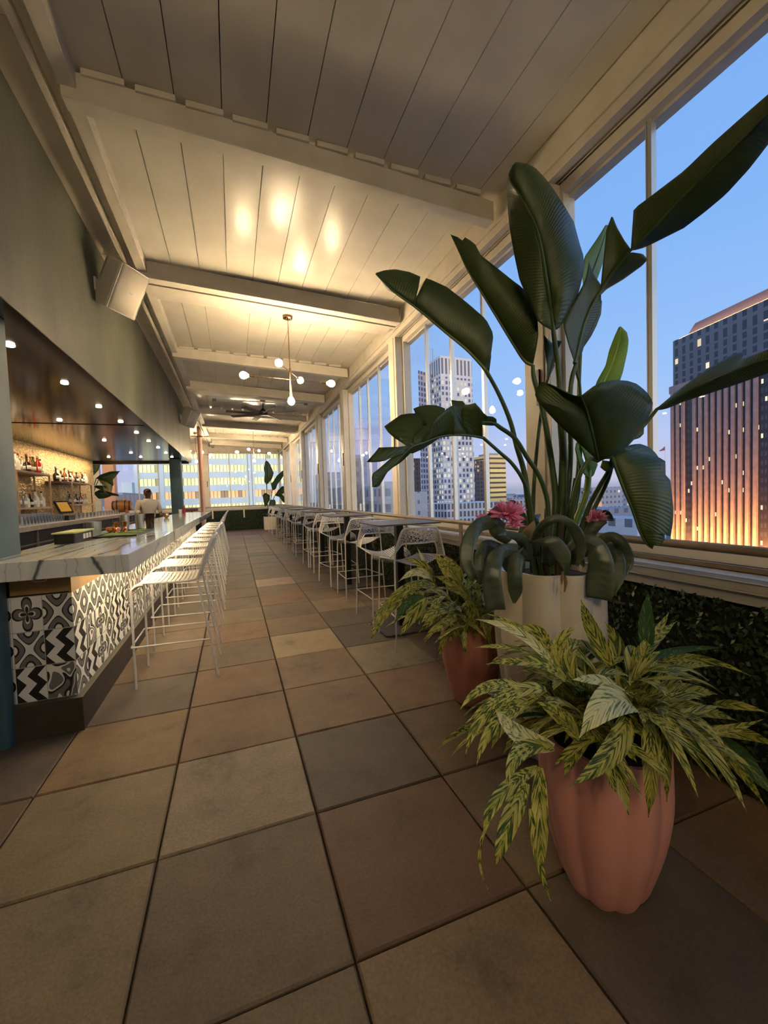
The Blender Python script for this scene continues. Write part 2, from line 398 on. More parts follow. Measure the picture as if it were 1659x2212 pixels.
# moulded girder running down the left edge of the bays
gd = MB()
gd.box(.035, .075, -5, 18.6, 3.70, 3.84); gd.box(.075, .15, -5, 18.6, 3.735, 3.86); gd.box(.15, .235, -5, 18.6, 3.66, 3.86); gd.box(.0, .04, -5, 18.6, 3.815, 3.845)
struct('trim_2', gd, M['beam'], bevel=.004)
SINGLES = [-3.4, 1.66, 6.03, 10.42, 14.8]; DOUBLES = [-.9, 3.62, 8.03, 12.45, 16.8]
SINGLES = [-2.8+.0, 1.66, 6.03, 10.42, 14.8]
nb = 3
def xbeam(mb, y0, y1, zl, zr, h, xl=.16, xr=2.955):
    zm = (zl+zr)/2
    mb.obox(((xl+xr)/2, (y0+y1)/2, zm+h/2), ((xr-xl)/2, 0, (zr-zl)/2), (0, (y1-y0)/2, 0), (0, 0, h/2))
for y in SINGLES:
    b = MB(); xbeam(b, y, y+.1, 3.605, 3.465, .15)
    for k in range(10):   # packing blocks between beam and planks, gaps between them
        xa = .24+k*w_; xm = xa+.128; b.obox((xm, y+.045, zc(xm)-.018), (.106, 0, 0), (0, .062, 0), (0, 0, .018))
    struct('trim_%d' % nb, b, M['beam'], bevel=.004); nb += 1
for y in DOUBLES:
    b = MB(); xbeam(b, y, y+.05, 3.655, 3.50, .13); xbeam(b, y-.03, y+.09, 3.60, 3.45, .05); xbeam(b, y+.12, y+.2, 3.60, 3.45, .18); xbeam(b, y+.2, y+.52, 3.64, 3.50, .05)
    struct('trim_%d' % nb, b, M['beam'], bevel=.004); nb += 1
# long fascia over the windows with its shadow gap and sliding tracks
fa = MB()
fa.box(3.0, 3.06, -5, 18.6, 3.395, 3.70); fa.box(2.985, 3.0, -5, 18.6, 3.46, 3.468)
fa.box(3.06, 3.3, -5, 18.6, 3.47, 3.86)
for k in range(4): fa.box(3.05+k*.028, 3.056+k*.028, -5, 18.6, 3.395, 3.475)
fa.box(3.15, 3.22, -5, 18.6, 3.31, 3.475)
struct('trim_%d' % nb, fa, M['beam'], bevel=.002); nb += 1
dg = MB(); dg.box(2.96, 3.01, -5, 18.6, 3.70, 3.86); struct('trim_%d' % nb, dg, M['black']); nb += 1

# ------------------------------------------------------------ window wall
POSTS = [(-4.3, -4.05), (-1.5, -1.25), (1.13, 1.39), (3.886, 4.14), (6.61, 6.86), (9.16, 9.43), (11.8, 12.08), (14.4, 14.67), (16.75, 17.0)]
for i, (a, b) in enumerate(POSTS):
    p = MB(); p.box(3.0, 3.10, a+.0, b, .93, 3.40); p.box(3.10, 3.2, a-.03, a+.02, 1.0, 3.45); p.box(3.10, 3.2, b-.02, b+.03, 1.0, 3.45)
    p.box(2.992, 3.0, a+.06, a+.064, .95, 3.40); 
    o = struct('trim_%d' % nb, p, M['frame'], bevel=.003); nb += 1
    h = MB(); h.box(2.985, 3.0, a+.10, a+.125, 1.95, 2.2); build('latch_slot', h, M['black'], o)
BAYS = [(POSTS[i][1], POSTS[i+1][0]) for i in range(len(POSTS)-1)]+[(17.0, 18.55)]
wn = 1
for i, (a, b) in enumerate(BAYS):
    fr = MB(); fr.box(3.10, 3.17, a+.02, b-.02, .99, 1.06); fr.box(3.10, 3.17, a+.02, b-.02, 3.33, 3.40); fr.box(3.1, 3.2, a+.02, b-.02, .95, .99)
    w = struct('window_%d' % wn, fr, M['frame'], bevel=.003); wn += 1
    n = 4 if b-a > 2 else 3
    if i == 1: ys = [a+.02, -.08-.6, -.08, .522, b-.02]
    elif i == 2: ys = [a+.05, 2.09, 2.685, 3.276, b-.03]
    elif i == 3: ys = [a+.05, 4.89, 5.48, 6.0, b-.03]
    else: ys = [a+.05+(b-a-.08)*k/n for k in range(n+1)]
    for k in range(len(ys)-1):
        xg = 3.115+.012*(k % 4)
        g = MB(); g.quad((xg, ys[k], 1.05), (xg, ys[k+1], 1.05), (xg, ys[k+1], 3.345), (xg, ys[k], 3.345)); build('pane', g, M['glass'], w)
        s = MB(); s.box(xg-.016, xg+.022, ys[k]-.011, ys[k]+.011, 1.04, 3.35)
        s.box(xg-.016, xg+.022, ys[k]+.014, ys[k]+.022, 1.04, 3.35); build('stile', s, M['alu'], w)
# sill, ledge
sl = MB(); sl.box(3.10, 3.2, -5, 18.6, .93, .995); struct('trim_%d' % nb, sl, M['frame']); nb += 1
sl = MB(); sl.box(2.995, 3.10, -5, 18.6, .936, .952); struct('trim_%d' % nb, sl, M['ledge_white']); nb += 1
sl = MB(); sl.box(2.965, 3.06, -5, 18.6, .90, .935); sl.box(2.96, 2.975, -5, 18.6, .935, .94); sl.box(2.975, 3.06, -5, 18.6, .84, .90); sl.box(2.955, 3.06, -5, 18.6, .893, .9)
struct('trim_%d' % nb, sl, M['ledge'], bevel=.002); nb += 1
wr = MB(); wr.box(3.03, 3.25, -5, 18.7, -.1, .93); struct('wall_right', wr, M['black'])
wb = MB(); wb.box(-9, 3.25, 18.62, 18.8, -.1, .93); struct('wall_far', wb, M['black'])
bk = MB(); bk.box(-9, 3.3, -5.1, -5.0, -.1, 3.9); struct('wall_back', bk, M['plaster'])
lw = MB(); lw.box(-9.1, -9, -5, 18.7, -.1, 3.9); struct('wall_left', lw, M['plaster'])
# far end: posts, header, panes
hd = MB(); hd.box(-9, 3.05, 18.5, 18.7, 3.47, 3.86); hd.box(-9, 3.05, 18.47, 18.5, 3.5, 3.52); struct('trim_%d' % nb, hd, M['beam']); nb += 1
for a, b in ((-.46, -.02), (2.96, 3.06), (-4.4, -4.1), (-8.4, -8.1)):
    p = MB(); p.box(a, b, 18.42 if a > -1 and a < 1 else 18.5, 18.66, .9, 3.6); o = struct('trim_%d' % nb, p, M['frame'], bevel=.004); nb += 1
    if a > -1 and a < 1:
        for xx in (a+.07, b-.09):
            h = MB(); h.box(xx, xx+.025, 18.405, 18.42, 1.95, 2.2); build('latch_slot', h, M['black'], o)
for a, b, ms in ((-.02, 2.96, (.83, 1.62, 1.78, 2.42)), (-4.1, -.46, (-2.75, -2.0, -1.2)), (-8.1, -4.4, (-7.2, -6.2, -5.3))):
    fr = MB(); fr.box(a, b, 18.58, 18.64, 1.0, 1.07); fr.box(a, b, 18.58, 18.64, 3.42, 3.48); fr.box(a, b, 18.55, 18.68, .93, 1.0)
    w = struct('window_%d' % wn, fr, M['frame']); wn += 1
    pts = [a]+list(ms)+[b]
    for k in range(len(pts)-1):
        g = MB(); g.quad((pts[k], 18.61, 1.06), (pts[k+1], 18.61, 1.06), (pts[k+1], 18.61, 3.43), (pts[k], 18.61, 3.43)); build('pane', g, M['glass'], w)
    for x in ms:
        s = MB(); s.box(x-.018, x+.018, 18.59, 18.635, 1.05, 3.44); build('stile', s, M['frame'], w)
lg = MB(); lg.box(-9, 3.0, 18.38, 18.6, .89, .93); struct('trim_%d' % nb, lg, M['ledge']); nb += 1
# boxwood panels under the windows
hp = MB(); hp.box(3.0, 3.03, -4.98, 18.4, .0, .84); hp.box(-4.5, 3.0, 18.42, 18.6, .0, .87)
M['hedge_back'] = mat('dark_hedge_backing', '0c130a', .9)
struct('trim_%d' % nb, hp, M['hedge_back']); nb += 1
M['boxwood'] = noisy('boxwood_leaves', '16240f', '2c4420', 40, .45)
bl = MB(); rb = random.Random(11)
def bleaf(c, nrm, s):
    t = Vector((rb.uniform(-1, 1), rb.uniform(-1, 1), rb.uniform(-1, 1))); a = (t-nrm*t.dot(nrm)*.6).normalized()*s; b = a.cross(nrm+Vector((rb.uniform(-.7, .7),)*3)).normalized()*s*.55
    bl.quad(c-a, c+b, c+a, c-b)
for _ in range(26000):
    y = -4.9+23.2*rb.random()**1.6 if rb.random() < .7 else rb.uniform(-.5, 5); z = rb.uniform(.0, .845)
    bleaf(Vector((2.985-rb.random()*.022, y, max(z, .02))), Vector((-1, 0, 0)), rb.uniform(.011, .02))
for _ in range(6000):
    bleaf(Vector((rb.uniform(-.3, 2.95), 18.41-rb.random()*.02, rb.uniform(.02, .87))), Vector((0, -1, 0)), rb.uniform(.014, .024))
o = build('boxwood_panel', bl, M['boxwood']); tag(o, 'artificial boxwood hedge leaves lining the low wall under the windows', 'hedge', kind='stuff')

# railing in front of the windows: top rail and lower rail, brackets
rl = thing('railing', 'long metal handrail with a thin lower rail in front of the right-hand windows', 'railing', (2.92, 6, 0))
b = MB(); b.tube([(2.93, -4.9, 1.08), (2.93, 18.35, 1.08)], .021, 10); build('handrail', b, M['railing'], rl, smooth=True)
b = MB(); b.box(2.925, 2.937, -4.9, 18.35, .99, 1.012); build('lower_rail', b, M['railing'], rl)
y = -3.0
while y < 18.2:
    b = MB(); b.box(2.922, 2.938, y-.022, y+.022, .55, 1.07); b.box(2.938, 3.0, y-.02, y+.02, .62, .66); build('bracket', b, M['railing'], rl); y += 1.31
rl = thing('railing', 'thin metal handrail across the far end wall above the boxwood hedge', 'railing', (0, 18.3, 0))
b = MB(); b.tube([(-4.2, 18.32, 1.07), (2.9, 18.32, 1.07)], .018, 8); build('handrail', b, M['railing'], rl, smooth=True)
for x in (-4, -2.7, -1.3, .06, 1.36, 2.6):
    b = MB(); b.box(x-.03, x+.03, 18.31, 18.33, .55, 1.06); b.box(x-.02, x+.02, 18.33, 18.40, .6, .64); build('bracket', b, M['frame'], rl)

# ------------------------------------------------------------ bar canopy (bulkhead), columns
bh = MB(); bh.box(-.24, -.18, 1.3-3.2, 12.4, 2.5, 3.845)
struct('wall_bar_canopy', bh, M['plaster'], bevel=.004)
bh2 = MB(); bh2.box(-3.0, -.24, 12.34, 12.4, 2.5, 3.845); struct('wall_bar_canopy_end', bh2, M['plaster'])
sf = MB(); sf.box(-3.0, -.241, -1.9, 12.33, 2.512, 2.56); sf.box(-.2395, -.1805, -1.88, 12.39, 2.493, 2.5); sf.box(-3, -.24, 12.2, 12.34, 2.46, 2.512)
sf.box(-3, -.24, 5.9, 5.93, 2.504, 2.513)
struct('ceiling_bar_canopy', sf, M['soffit'])
for i, (x, y) in enumerate(DOWN):
    b = MB(); b.lathe((x, y, 2.497), [(.022, 0), (.03, .004), (.03, .015)], 12, cap=True)
    near = ['front row', 'middle row', 'back row'][0 if x > -.6 else 1 if x > -1.5 else 2]
    rank = 1+sum(1 for q in DOWN if q[0] == x and q[1] < y) if x > -.6 else 1+sum(1 for q in DOWN if abs(q[0]-x) < .1 and q[1] < y)
    o = build('downlight', b, M['downlight'])
    ords = ['nearest', 'second', 'third', 'fourth', 'fifth', 'sixth', 'seventh', 'eighth', 'ninth', 'tenth', 'eleventh']
    tag(o, 'small recessed downlight, %s in the %s of the dark bar canopy' % (ords[rank-1], near), 'downlight', 'downlights in the bar canopy')
def column(name, label, x0, x1, y0, y1, z0, z1, m):
    b = MB(); b.rbox(x0, x1, y0, y1, z0, z1, .02, 4); o = build(name, b, m, smooth=True); tag(o, label, 'column'); return o
cth = thing('support_column', 'grey teal square column at the near left corner of the bar', 'column', (-.5, 1.93, 0))
b = MB(); b.rbox(-.9, -.325, 1.79, 2.1, 1.071, 2.505, .02, 4); build('shaft', b, M['teal'], cth, smooth=True)
b = MB(); b.rbox(-.9, -.30, 1.74, 1.847, .0, .965, .035, 5); build('base_shaft', b, M['teal_dark'], cth, smooth=True)
column('support_column', 'dark teal square column at the far end of the bar', -.62, -.35, 11.15, 11.5, 0, 2.5, M['teal_dark'])
pc = thing('support_column', 'slim pink tiled column with a ring bracket past the end of the bar', 'column', (-.03, 14, 0))
b = MB(); b.tube([(-.03, 14, .0), (-.03, 14, 3.84)], .072, 14); build('shaft', b, M['pinkcol'], pc, smooth=True)
b = MB(); b.box(-.3, .24, 13.98, 14.02, 3.5, 3.53); b.lathe((-.03, 14, 3.48), [(.08, 0), (.1, .03), (.08, .06)], 12); build('bracket', b, M['brass'], pc)
column('support_column', 'broad pink column seen through the opening behind the bar', -3.85, -3.45, 17.9, 18.3, 0, 3.84, M['pinkcol'])

# ------------------------------------------------------------ bar counter
bar = thing('bar_counter', 'long bar with black and white patterned tile front and thick veined marble top', 'bar', (0, 6, 0))
b = MB(); b.box(-.40, .365, 1.6, 10.7, .965, 1.07); build('marble_top', b, M['marble'], bar, bevel=.004)
b = MB(); b.box(-.40, -.012, 1.862, 10.5, .0, .962); build('body', b, M['black'], bar)
b = MB(); b.box(-.41, -.40, 2.2, 10.7, 1.02, 1.068); build('brass_edge', b, M['brass'], bar)
b = MB(); b.box(-.43, .037, 1.8, 10.55, .0, .205); build('kick_plate', b, M['kick'], bar, bevel=.002)
b = MB(); b.box(-.012, .0, 1.85, 10.5, .835, .962); b.box(-.298, -.0121, 1.85, 1.861, .845, .962); build('fascia_board', b, noisy('ochre_fascia', '8a6d42', '9a7c50', 6, .5), bar)
b = MB()
for yy_ in (1.7, ): b.tube([(-.13, 1.66, .964), (-.10, 1.66, .945), (-.06, 1.665, .945), (-.05, 1.665, .96)], .004, 6)
build('bag_hook', b, M['steel'], bar)

# encaustic tiles: one pattern function, five designs chosen per tile
def tile_mat():
    m = mat('encaustic_tiles', 'ffffff', .45); t = m.node_tree; L = t.links
    uv = N(t, 'ShaderNodeUVMap')
    sp = N(t, 'ShaderNodeSeparateXYZ'); L.new(uv.outputs[0], sp.inputs[0])
    def mth(op, a, b=None, c=None):
        n = N(t, 'ShaderNodeMath', operation=op)
        for i, q in enumerate((a, b, c)):
            if q is None: continue
            if isinstance(q, (int, float)): n.inputs[i].default_value = q
            else: L.new(q, n.inputs[i])
        return n.outputs[0]
    U, V = sp.outputs[0], sp.outputs[1]
    fu = mth('FLOOR', U); fv = mth('FLOOR', V); u = mth('FRACT', U); v = mth('FRACT', V)
    cb_ = N(t, 'ShaderNodeCombineXYZ'); L.new(fu, cb_.inputs[0]); L.new(fv, cb_.inputs[1])
    h = mth('FRACT', mth('ADD', mth('ADD', mth('MULTIPLY', fu, .377), mth('MULTIPLY', fv, .731)), mth('ADD', mth('MULTIPLY', mth('MULTIPLY', fu, fv), .173), 0)))
    # zigzag
    zg = mth('GREATER_THAN', mth('FRACT', mth('ADD', mth('MULTIPLY', u, 1.5), mth('MULTIPLY', mth('PINGPONG', mth('MULTIPLY', v, 2.0), .5), .9))), .5)
    # petals: |sin|*|sin|
    su = mth('ABSOLUTE', mth('SINE', mth('MULTIPLY', mth('ADD', u, v), 3.14159))); sv = mth('ABSOLUTE', mth('SINE', mth('MULTIPLY', mth('SUBTRACT', u, v), 3.14159)))
    pt = mth('MULTIPLY', su, sv)
    du = mth('SUBTRACT', u, .5); dv = mth('SUBTRACT', v, .5)
    rr = mth('SQRT', mth('ADD', mth('MULTIPLY', du, du), mth('MULTIPLY', dv, dv))); an = mth('ARCTAN2', dv, du)
    star = mth('SUBTRACT', rr, mth('MULTIPLY', mth('ABSOLUTE', mth('COSINE', mth('MULTIPLY', an, 2.0))), .30))
    nz_ = N(t, 'ShaderNodeTexNoise', i_Scale=1.7, i_Detail=0.0, i_Distortion=.6); L.new(uv.outputs[0], nz_.inputs[0])
    swirl = mth('FRACT', mth('MULTIPLY', mth('ADD', nz_.outputs[0], mth('MULTIPLY', rr, .5)), 2.4))
    dk, lt, gy = lin('1b1b1c'), lin('dcdcd6'), lin('6b6a68')
    A = ramp(t, [(0, dk), (.5, lt)], zg, 'CONSTANT')
    B = ramp(t, [(0, lt), (.16, dk), (.26, gy), (.72, dk), (.86, lt)], pt, 'CONSTANT')
    C_ = ramp(t, [(0, dk), (.04, lt), (.09, gy), (.25, dk), (.32, lt)], mth('ADD', star, .12), 'CONSTANT')
    D = ramp(t, [(0, gy), (.35, lt), (.5, dk), (.7, gy), (.85, lt)], swirl, 'CONSTANT')
    def sel(thr, a, b):
        n = N(t, 'ShaderNodeMixRGB'); L.new(mth('GREATER_THAN', h, thr), n.inputs[0]); L.new(a, n.inputs[1]); L.new(b, n.inputs[2]); return n.outputs[0]
    x = sel(.3, A.outputs[0], B.outputs[0]); x = sel(.55, x, C_.outputs[0]); x = sel(.78, x, D.outputs[0])
    # grout
    e = mth('MINIMUM', mth('MINIMUM', u, mth('SUBTRACT', 1.0, u)), mth('MINIMUM', v, mth('SUBTRACT', 1.0, v)))
    g = N(t, 'ShaderNodeMixRGB'); L.new(mth('LESS_THAN', e, .012), g.inputs[0]); L.new(x, g.inputs[1]); g.inputs[2].default_value = lin('a9a69c')
    L.new(g.outputs[0], P(m).inputs['Base Color']); return m
M['tiles'] = tile_mat()
b = MB(); ts = .2083
z0, z1 = .205, .835
# end face (towards camera) then long face
def uvq(u0, u1, v0, v1): return [(u0, v0), (u1, v0), (u1, v1), (u0, v1)]
OFFU, OFFV = 16, 13
b.quad((-.40, 1.85, z0), (.0, 1.85, z0), (.0, 1.85, z1), (-.40, 1.85, z1), uvq(OFFU-.40/.149, OFFU, OFFV, OFFV+3))
L_ = 8.65
b.quad((.0, 1.85, z0), (.0, 1.85+L_, z0), (.0, 1.85+L_, z1), (.0, 1.85, z1), uvq(OFFU, OFFU+round(L_/ts), OFFV, OFFV+3))
b.quad((-.4, 1.8505, z1), (0, 1.8505, z1), (0, 1.862, z1), (-.4, 1.862, z1))
build('tile_front', b, M['tiles'], bar)

# ------------------------------------------------------------ back bar
bbw = MB(); bbw.box(-2.62, -2.5, 2.2, 11.75, 0, 2.51); struct('wall_back_bar', bbw, M['mosaic'])
bb = thing('back_bar_counter', 'long back counter with pale stone top and open black underside', 'counter', (-2.2, 7, 0))
b = MB(); b.box(-2.5, -1.86, 2.2, 15.2, 1.0, 1.075); build('worktop', b, noisy('worn_stone_top', 'a89c8c', '968a7a', 8, .4), bb, bevel=.003)
b = MB(); b.box(-2.5, -1.95, 2.2, 15.0, 0, 1.0); build('carcass', b, M['black'], bb)
b = MB()
for k in range(6): b.box(-1.95, -1.93, 2.5+k*2.1, 2.54+k*2.1, .0, 1.0)
b.box(-1.95, -1.93, 2.2, 15, .78, .8); build('stainless_frame', b, M['barback'], bb)
ub = thing('under_bar_station', 'black under-bar station with steel rim behind the marble counter', 'bar station', (-.7, 6, 0))
b = MB(); b.box(-.95, -.44, 2.3, 10.4, .0, .80); build('body', b, M['black'], ub)
b = MB(); b.box(-.95, -.935, 2.3, 10.4, .80, .86); b.box(-.455, -.44, 2.3, 10.4, .80, .86); b.box(-.95, -.44, 5.0, 5.02, .80, .86); build('steel_rim', b, M['barback'], ub)
ORD = ['nearest', 'second', 'third', 'fourth', 'fifth', 'sixth', 'seventh', 'eighth', 'ninth', 'tenth', 'eleventh', 'twelfth', 'thirteenth', 'farthest']
def holes(name, base, kind, scale):
    """powder-coated sheet with a punched pattern"""
    m = mat(name, base, .4); t = m.node_tree; L = t.links
    uv = N(t, 'ShaderNodeUVMap'); sp = N(t, 'ShaderNodeSeparateXYZ'); L.new(uv.outputs[0], sp.inputs[0])
    def mth(op, a, b=None):
        n = N(t, 'ShaderNodeMath', operation=op)
        for i, q in enumerate((a, b)):
            if q is None: continue
            if isinstance(q, (int, float)): n.inputs[i].default_value = q
            else: L.new(q, n.inputs[i])
        return n.outputs[0]
    U, V = sp.outputs[0], sp.outputs[1]
    if kind == 'tri':
        k = 2*math.pi*scale
        def ln(a):
            s = mth('ADD', mth('MULTIPLY', U, math.cos(a)*scale), mth('MULTIPLY', V, math.sin(a)*scale))
            return mth('ABSOLUTE', mth('SUBTRACT', mth('FRACT', s), .5))
        e = mth('MAXIMUM', mth('MAXIMUM', ln(0), ln(R(60))), ln(R(120)))
        hole = mth('LESS_THAN', e, .40)
    else:
        s = mth('ABSOLUTE', mth('SUBTRACT', mth('FRACT', mth('MULTIPLY', U, scale)), .5)); q = mth('ABSOLUTE', mth('SUBTRACT', mth('FRACT', mth('MULTIPLY', V, scale*.55)), .5))
        hole = mth('MULTIPLY', mth('LESS_THAN', s, .22), mth('LESS_THAN', q, .38))
    tr = N(t, 'ShaderNodeBsdfTransparent'); x = N(t, 'ShaderNodeMixShader'); L.new(hole, x.inputs[0]); L.new(P(m).outputs[0], x.inputs[1]); L.new(tr.outputs[0], x.inputs[2])
    L.new(x.outputs[0], t.nodes['Material Output'].inputs[0]); return m
M['slots'] = holes('white_slotted_steel', 'e6e2da', 'slot', 34)
M['tri'] = holes('white_triangle_pierced_steel', 'ddd9d0', 'tri', 30)
def catmull(p, n):
    p = [Vector(q) for q in p]; q = [p[0]*2-p[1]]+p+[p[-1]*2-p[-2]]; out = []; m = len(p)-1
    for k in range(n+1):
        t = m*k/n; i = min(int(t), m-1); t -= i
        a, b, c, d = q[i:i+4]
        out.append(.5*((2*b)+(c-a)*t+(2*a-5*b+4*c-d)*t*t+(3*b-a-3*c+d)*t*t*t))
    return out

# ---- bar stools along the marble bar, facing -x (front at -x), width along y
def bar_stool():
    r = thing('bar_stool', '', 'bar stool')
    hw = .23
    rr = .0085
    for s in (-1, 1):
        b = MB(); b.tube(catmull([(-.28, s*hw, 0), (-.28, s*hw, .4), (-.28, s*hw, .70), (-.27, s*hw, .735), (-.24, s*hw, .758), (-.2, s*hw, .765)], 14), rr, 8); build('leg', b, M['white_metal'], r, smooth=True)
        b = MB(); b.tube([(.28, s*hw, 0), (.165, s*hw, .76)], rr, 8); build('leg', b, M['white_metal'], r, smooth=True)
    # waterfall seat with slots
    prof = catmull([(-.283, .69), (-.275, .735), (-.25, .762), (-.2, .774), (-.05, .768), (.1, .765), (.165, .772)], 20) if False else None
    pr = [(-.282, .69), (-.28, .715), (-.27, .742), (-.25, .762), (-.22, .773), (-.16, .774), (-.08, .768), (0, .764), (.08, .763), (.14, .768), (.168, .776)]
    rows = []; uvs = []; d = 0
    for i, (x, z) in enumerate(pr):
        if i: d += math.hypot(x-pr[i-1][0], z-pr[i-1][1])
        rows.append([(x, -hw+2*hw*k/8, z-.008*math.cos(math.pi*(k/8-.5))) for k in range(9)]); uvs.append([(d, 2*hw*k/8) for k in range(9)])
    b = MB(); b.grid(rows, uvs); st = build('seat', b, M['slots'], r, smooth=True, solid=.004)
    b = MB()
    for s in (-1, 1): b.tube([(x, s*hw, z) for x, z in pr], .0075, 6)
    b.tube([(.168, -hw, .776), (.168, hw, .776)], .007, 6); build('seat_rim', b, M['white_metal'], st, smooth=True)
    # leaning back sheet with rounded rim
    top = [(.165, .772), (.19, .84), (.225, .94), (.262, 1.04), (.285, 1.075)]
    rows = []; uvs = []
    for i, (x, z) in enumerate(top):
        w = hw*(.98 if i < 4 else .88); rows.append([(x+.02*math.sin(math.pi*k/8), -w+2*w*k/8, z) for k in range(9)]); uvs.append([(i*.08, 2*w*k/8) for k in range(9)])
    b = MB(); b.grid(rows, uvs); bk = build('backrest', b, M['tri'], r, smooth=True, solid=.004)
    b = MB(); pth = [(.165, -hw, .765), (.19, -hw, .84), (.225, -hw, .94), (.26, -hw*.98, 1.03), (.285, -hw*.86, 1.078), (.303, 0, 1.085), (.285, hw*.86, 1.078), (.26, hw*.98, 1.03), (.225, hw, .94), (.19, hw, .84), (.165, hw, .765)]
    b.tube(catmull(pth, 40), .010, 7); build('back_rim', b, M['white_metal'], bk, smooth=True)
    b = MB(); z = .315
    b.tube([(.232, -hw-.008, z-.012), (-.292, -hw-.008, z), (-.296, -hw, z), (-.296, hw, z), (-.292, hw+.008, z), (.232, hw+.008, z-.012)], .0065, 6); build('footrest', b, M['white_metal'], r, smooth=True)
    return r
bs = bar_stool()
for k in range(11):
    lab = 'white slotted metal bar stool at the marble bar, %s in the row' % (ORD[k] if k < 10 else 'last and farthest')
    if k == 0: bs.location = (.497, 2.51, 0); bs['label'] = lab; bs['group'] = 'white bar stools along the marble bar'
    else: dup(bs, (.497+rnd.uniform(-.012, .012), 2.51+.812*k, 0), rnd.uniform(-.015, .015), lab)

# ---- pierced stools at the high tables, front at +y
def pierced_stool():
    r = thing('pierced_bar_stool', '', 'bar stool')
    rr = .0085; W = .235
    RJ = [Vector((s*.245, -.24, .80)) for s in (-1, 1)]; FJ = [Vector((s*.205, .24, .755)) for s in (-1, 1)]
    for i, s in enumerate((-1, 1)):
        b = MB(); b.tube([(s*.27, -.28, 0), RJ[i]], rr, 8); build('leg', b, M['white_metal'], r, smooth=True)
        b = MB(); b.tube(catmull([(s*.222, .28, 0), (s*.21, .25, .6), FJ[i]-Vector((0, 0, .02)), FJ[i]+Vector((-s*.012, -.012, .004))], 10), rr, 8); build('leg', b, M['white_metal'], r, smooth=True)
    # sling seat
    rows = []; uvs = []
    for i in range(13):
        t = i/12; y = -.21+.45*t; hw = .235-.03*t; zs = .795-.04*t
        if i > 10: zs -= 0
        rows.append([(-hw+2*hw*k/12, y, zs-.075*math.sin(math.pi*k/12)*(1-.35*t)) for k in range(13)]); uvs.append([(2*hw*k/12, y) for k in range(13)])
    rows.append([(p[0], p[1]+.012, p[2]-.045*(.35+abs(k-6)/6*.65)) for k, p in enumerate(rows[-1])]); uvs.append([(q[0], q[1]+.05) for q in uvs[-1]])
    b = MB(); b.grid(rows, uvs); st = build('seat', b, M['slots2'], r, smooth=True, solid=.003)
    b = MB(); b.tube([RJ[0]]+[Vector(p) for p in [q[0] for q in rows[1:12]]], .0075, 6); b.tube([RJ[1]]+[Vector(p) for p in [q[-1] for q in rows[1:12]]], .0075, 6)
    b.tube([Vector(p) for p in rows[-2]], .006, 6); build('seat_rim', b, M['white_metal'], st, smooth=True)
    # wrap-round back: outer rim and inner cut-out
    out = catmull([RJ[0]+Vector((0, .0, 0)), (-.235, -.235, .86), (-.19, -.25, 1.0), (-.165, -.255, 1.045), (-.13, -.262, 1.06), (0, -.27, 1.062), (.13, -.262, 1.06), (.165, -.255, 1.045), (.19, -.25, 1.0), (.235, -.235, .86), RJ[1]], 44)
    inn = catmull([(-.235, -.12, .79), (-.205, -.175, .85), (-.165, -.215, .915), (-.13, -.235, .925), (-.07, -.25, .925), (0, -.255, .925), (.07, -.25, .925), (.13, -.235, .925), (.165, -.215, .915), (.205, -.175, .85), (.235, -.12, .79)], 44)
    rows = []; uvs = []
    for j in range(5):
        t = j/4; rows.append([out[i].lerp(inn[i], t) for i in range(45)]); uvs.append([(i*.0195, t*.14) for i in range(45)])
    b = MB(); b.grid(rows, uvs); bk = build('backrest', b, M['tri'], r, smooth=True, solid=.003)
    b = MB(); b.tube(out, .0095, 7); b.tube(inn, .0075, 7); build('back_rim', b, M['white_metal'], bk, smooth=True)
    b = MB(); z = .30
    def lg(s, f): return Vector((s*(.222-.012*.5), .28-.03*.5, z)) if f else Vector((s*(.27-.025*.375), -.28+.04*.375, z))
    b.tube([lg(-1, 0), lg(-1, 1), lg(1, 1), lg(1, 0), lg(-1, 0)], .006, 6); build('footrest', b, M['white_metal'], r, smooth=True)
    return r
M['slots2'] = holes('white_ribbed_steel', 'ddd9d0', 'slot', 42)
ps = pierced_stool()
TB = [2.78, 4.92, 6.86, 9.2, 11.45, 13.4, 15.5]
ST = [(2.47, 2.42, 0, 0), (2.46, 3.07, 1, 0), (2.50, 4.25, 0, 1), (2.47, 5.2, 1, 1), (2.5, 6.47, 0, 2), (2.49, 7.1, 1, 2), (2.5, 8.8, 0, 3), (2.48, 9.62, 1, 3), (2.5, 10.98, 0, 4), (2.47, 11.75, 1, 4), (2.5, 12.95, 0, 5), (2.48, 13.7, 1, 5), (2.5, 15.05, 0, 6), (2.48, 15.9, 1, 6)]
for k, (x, y, far, ti) in enumerate(ST):
    lab = 'white pierced metal stool on the %s side of the %s high table by the windows' % ('far' if far else 'near', ORD[ti] if ti < 6 else 'farthest')
    rz = (math.pi if far else 0)+[.02, -.06, .05, .04][k % 4]
    if k == 0: ps.location = (x, y, 0); ps.rotation_euler.z = rz; ps['label'] = lab; ps['group'] = 'pierced stools at the high tables'
    else: dup(ps, (x, y, 0), rz, lab)

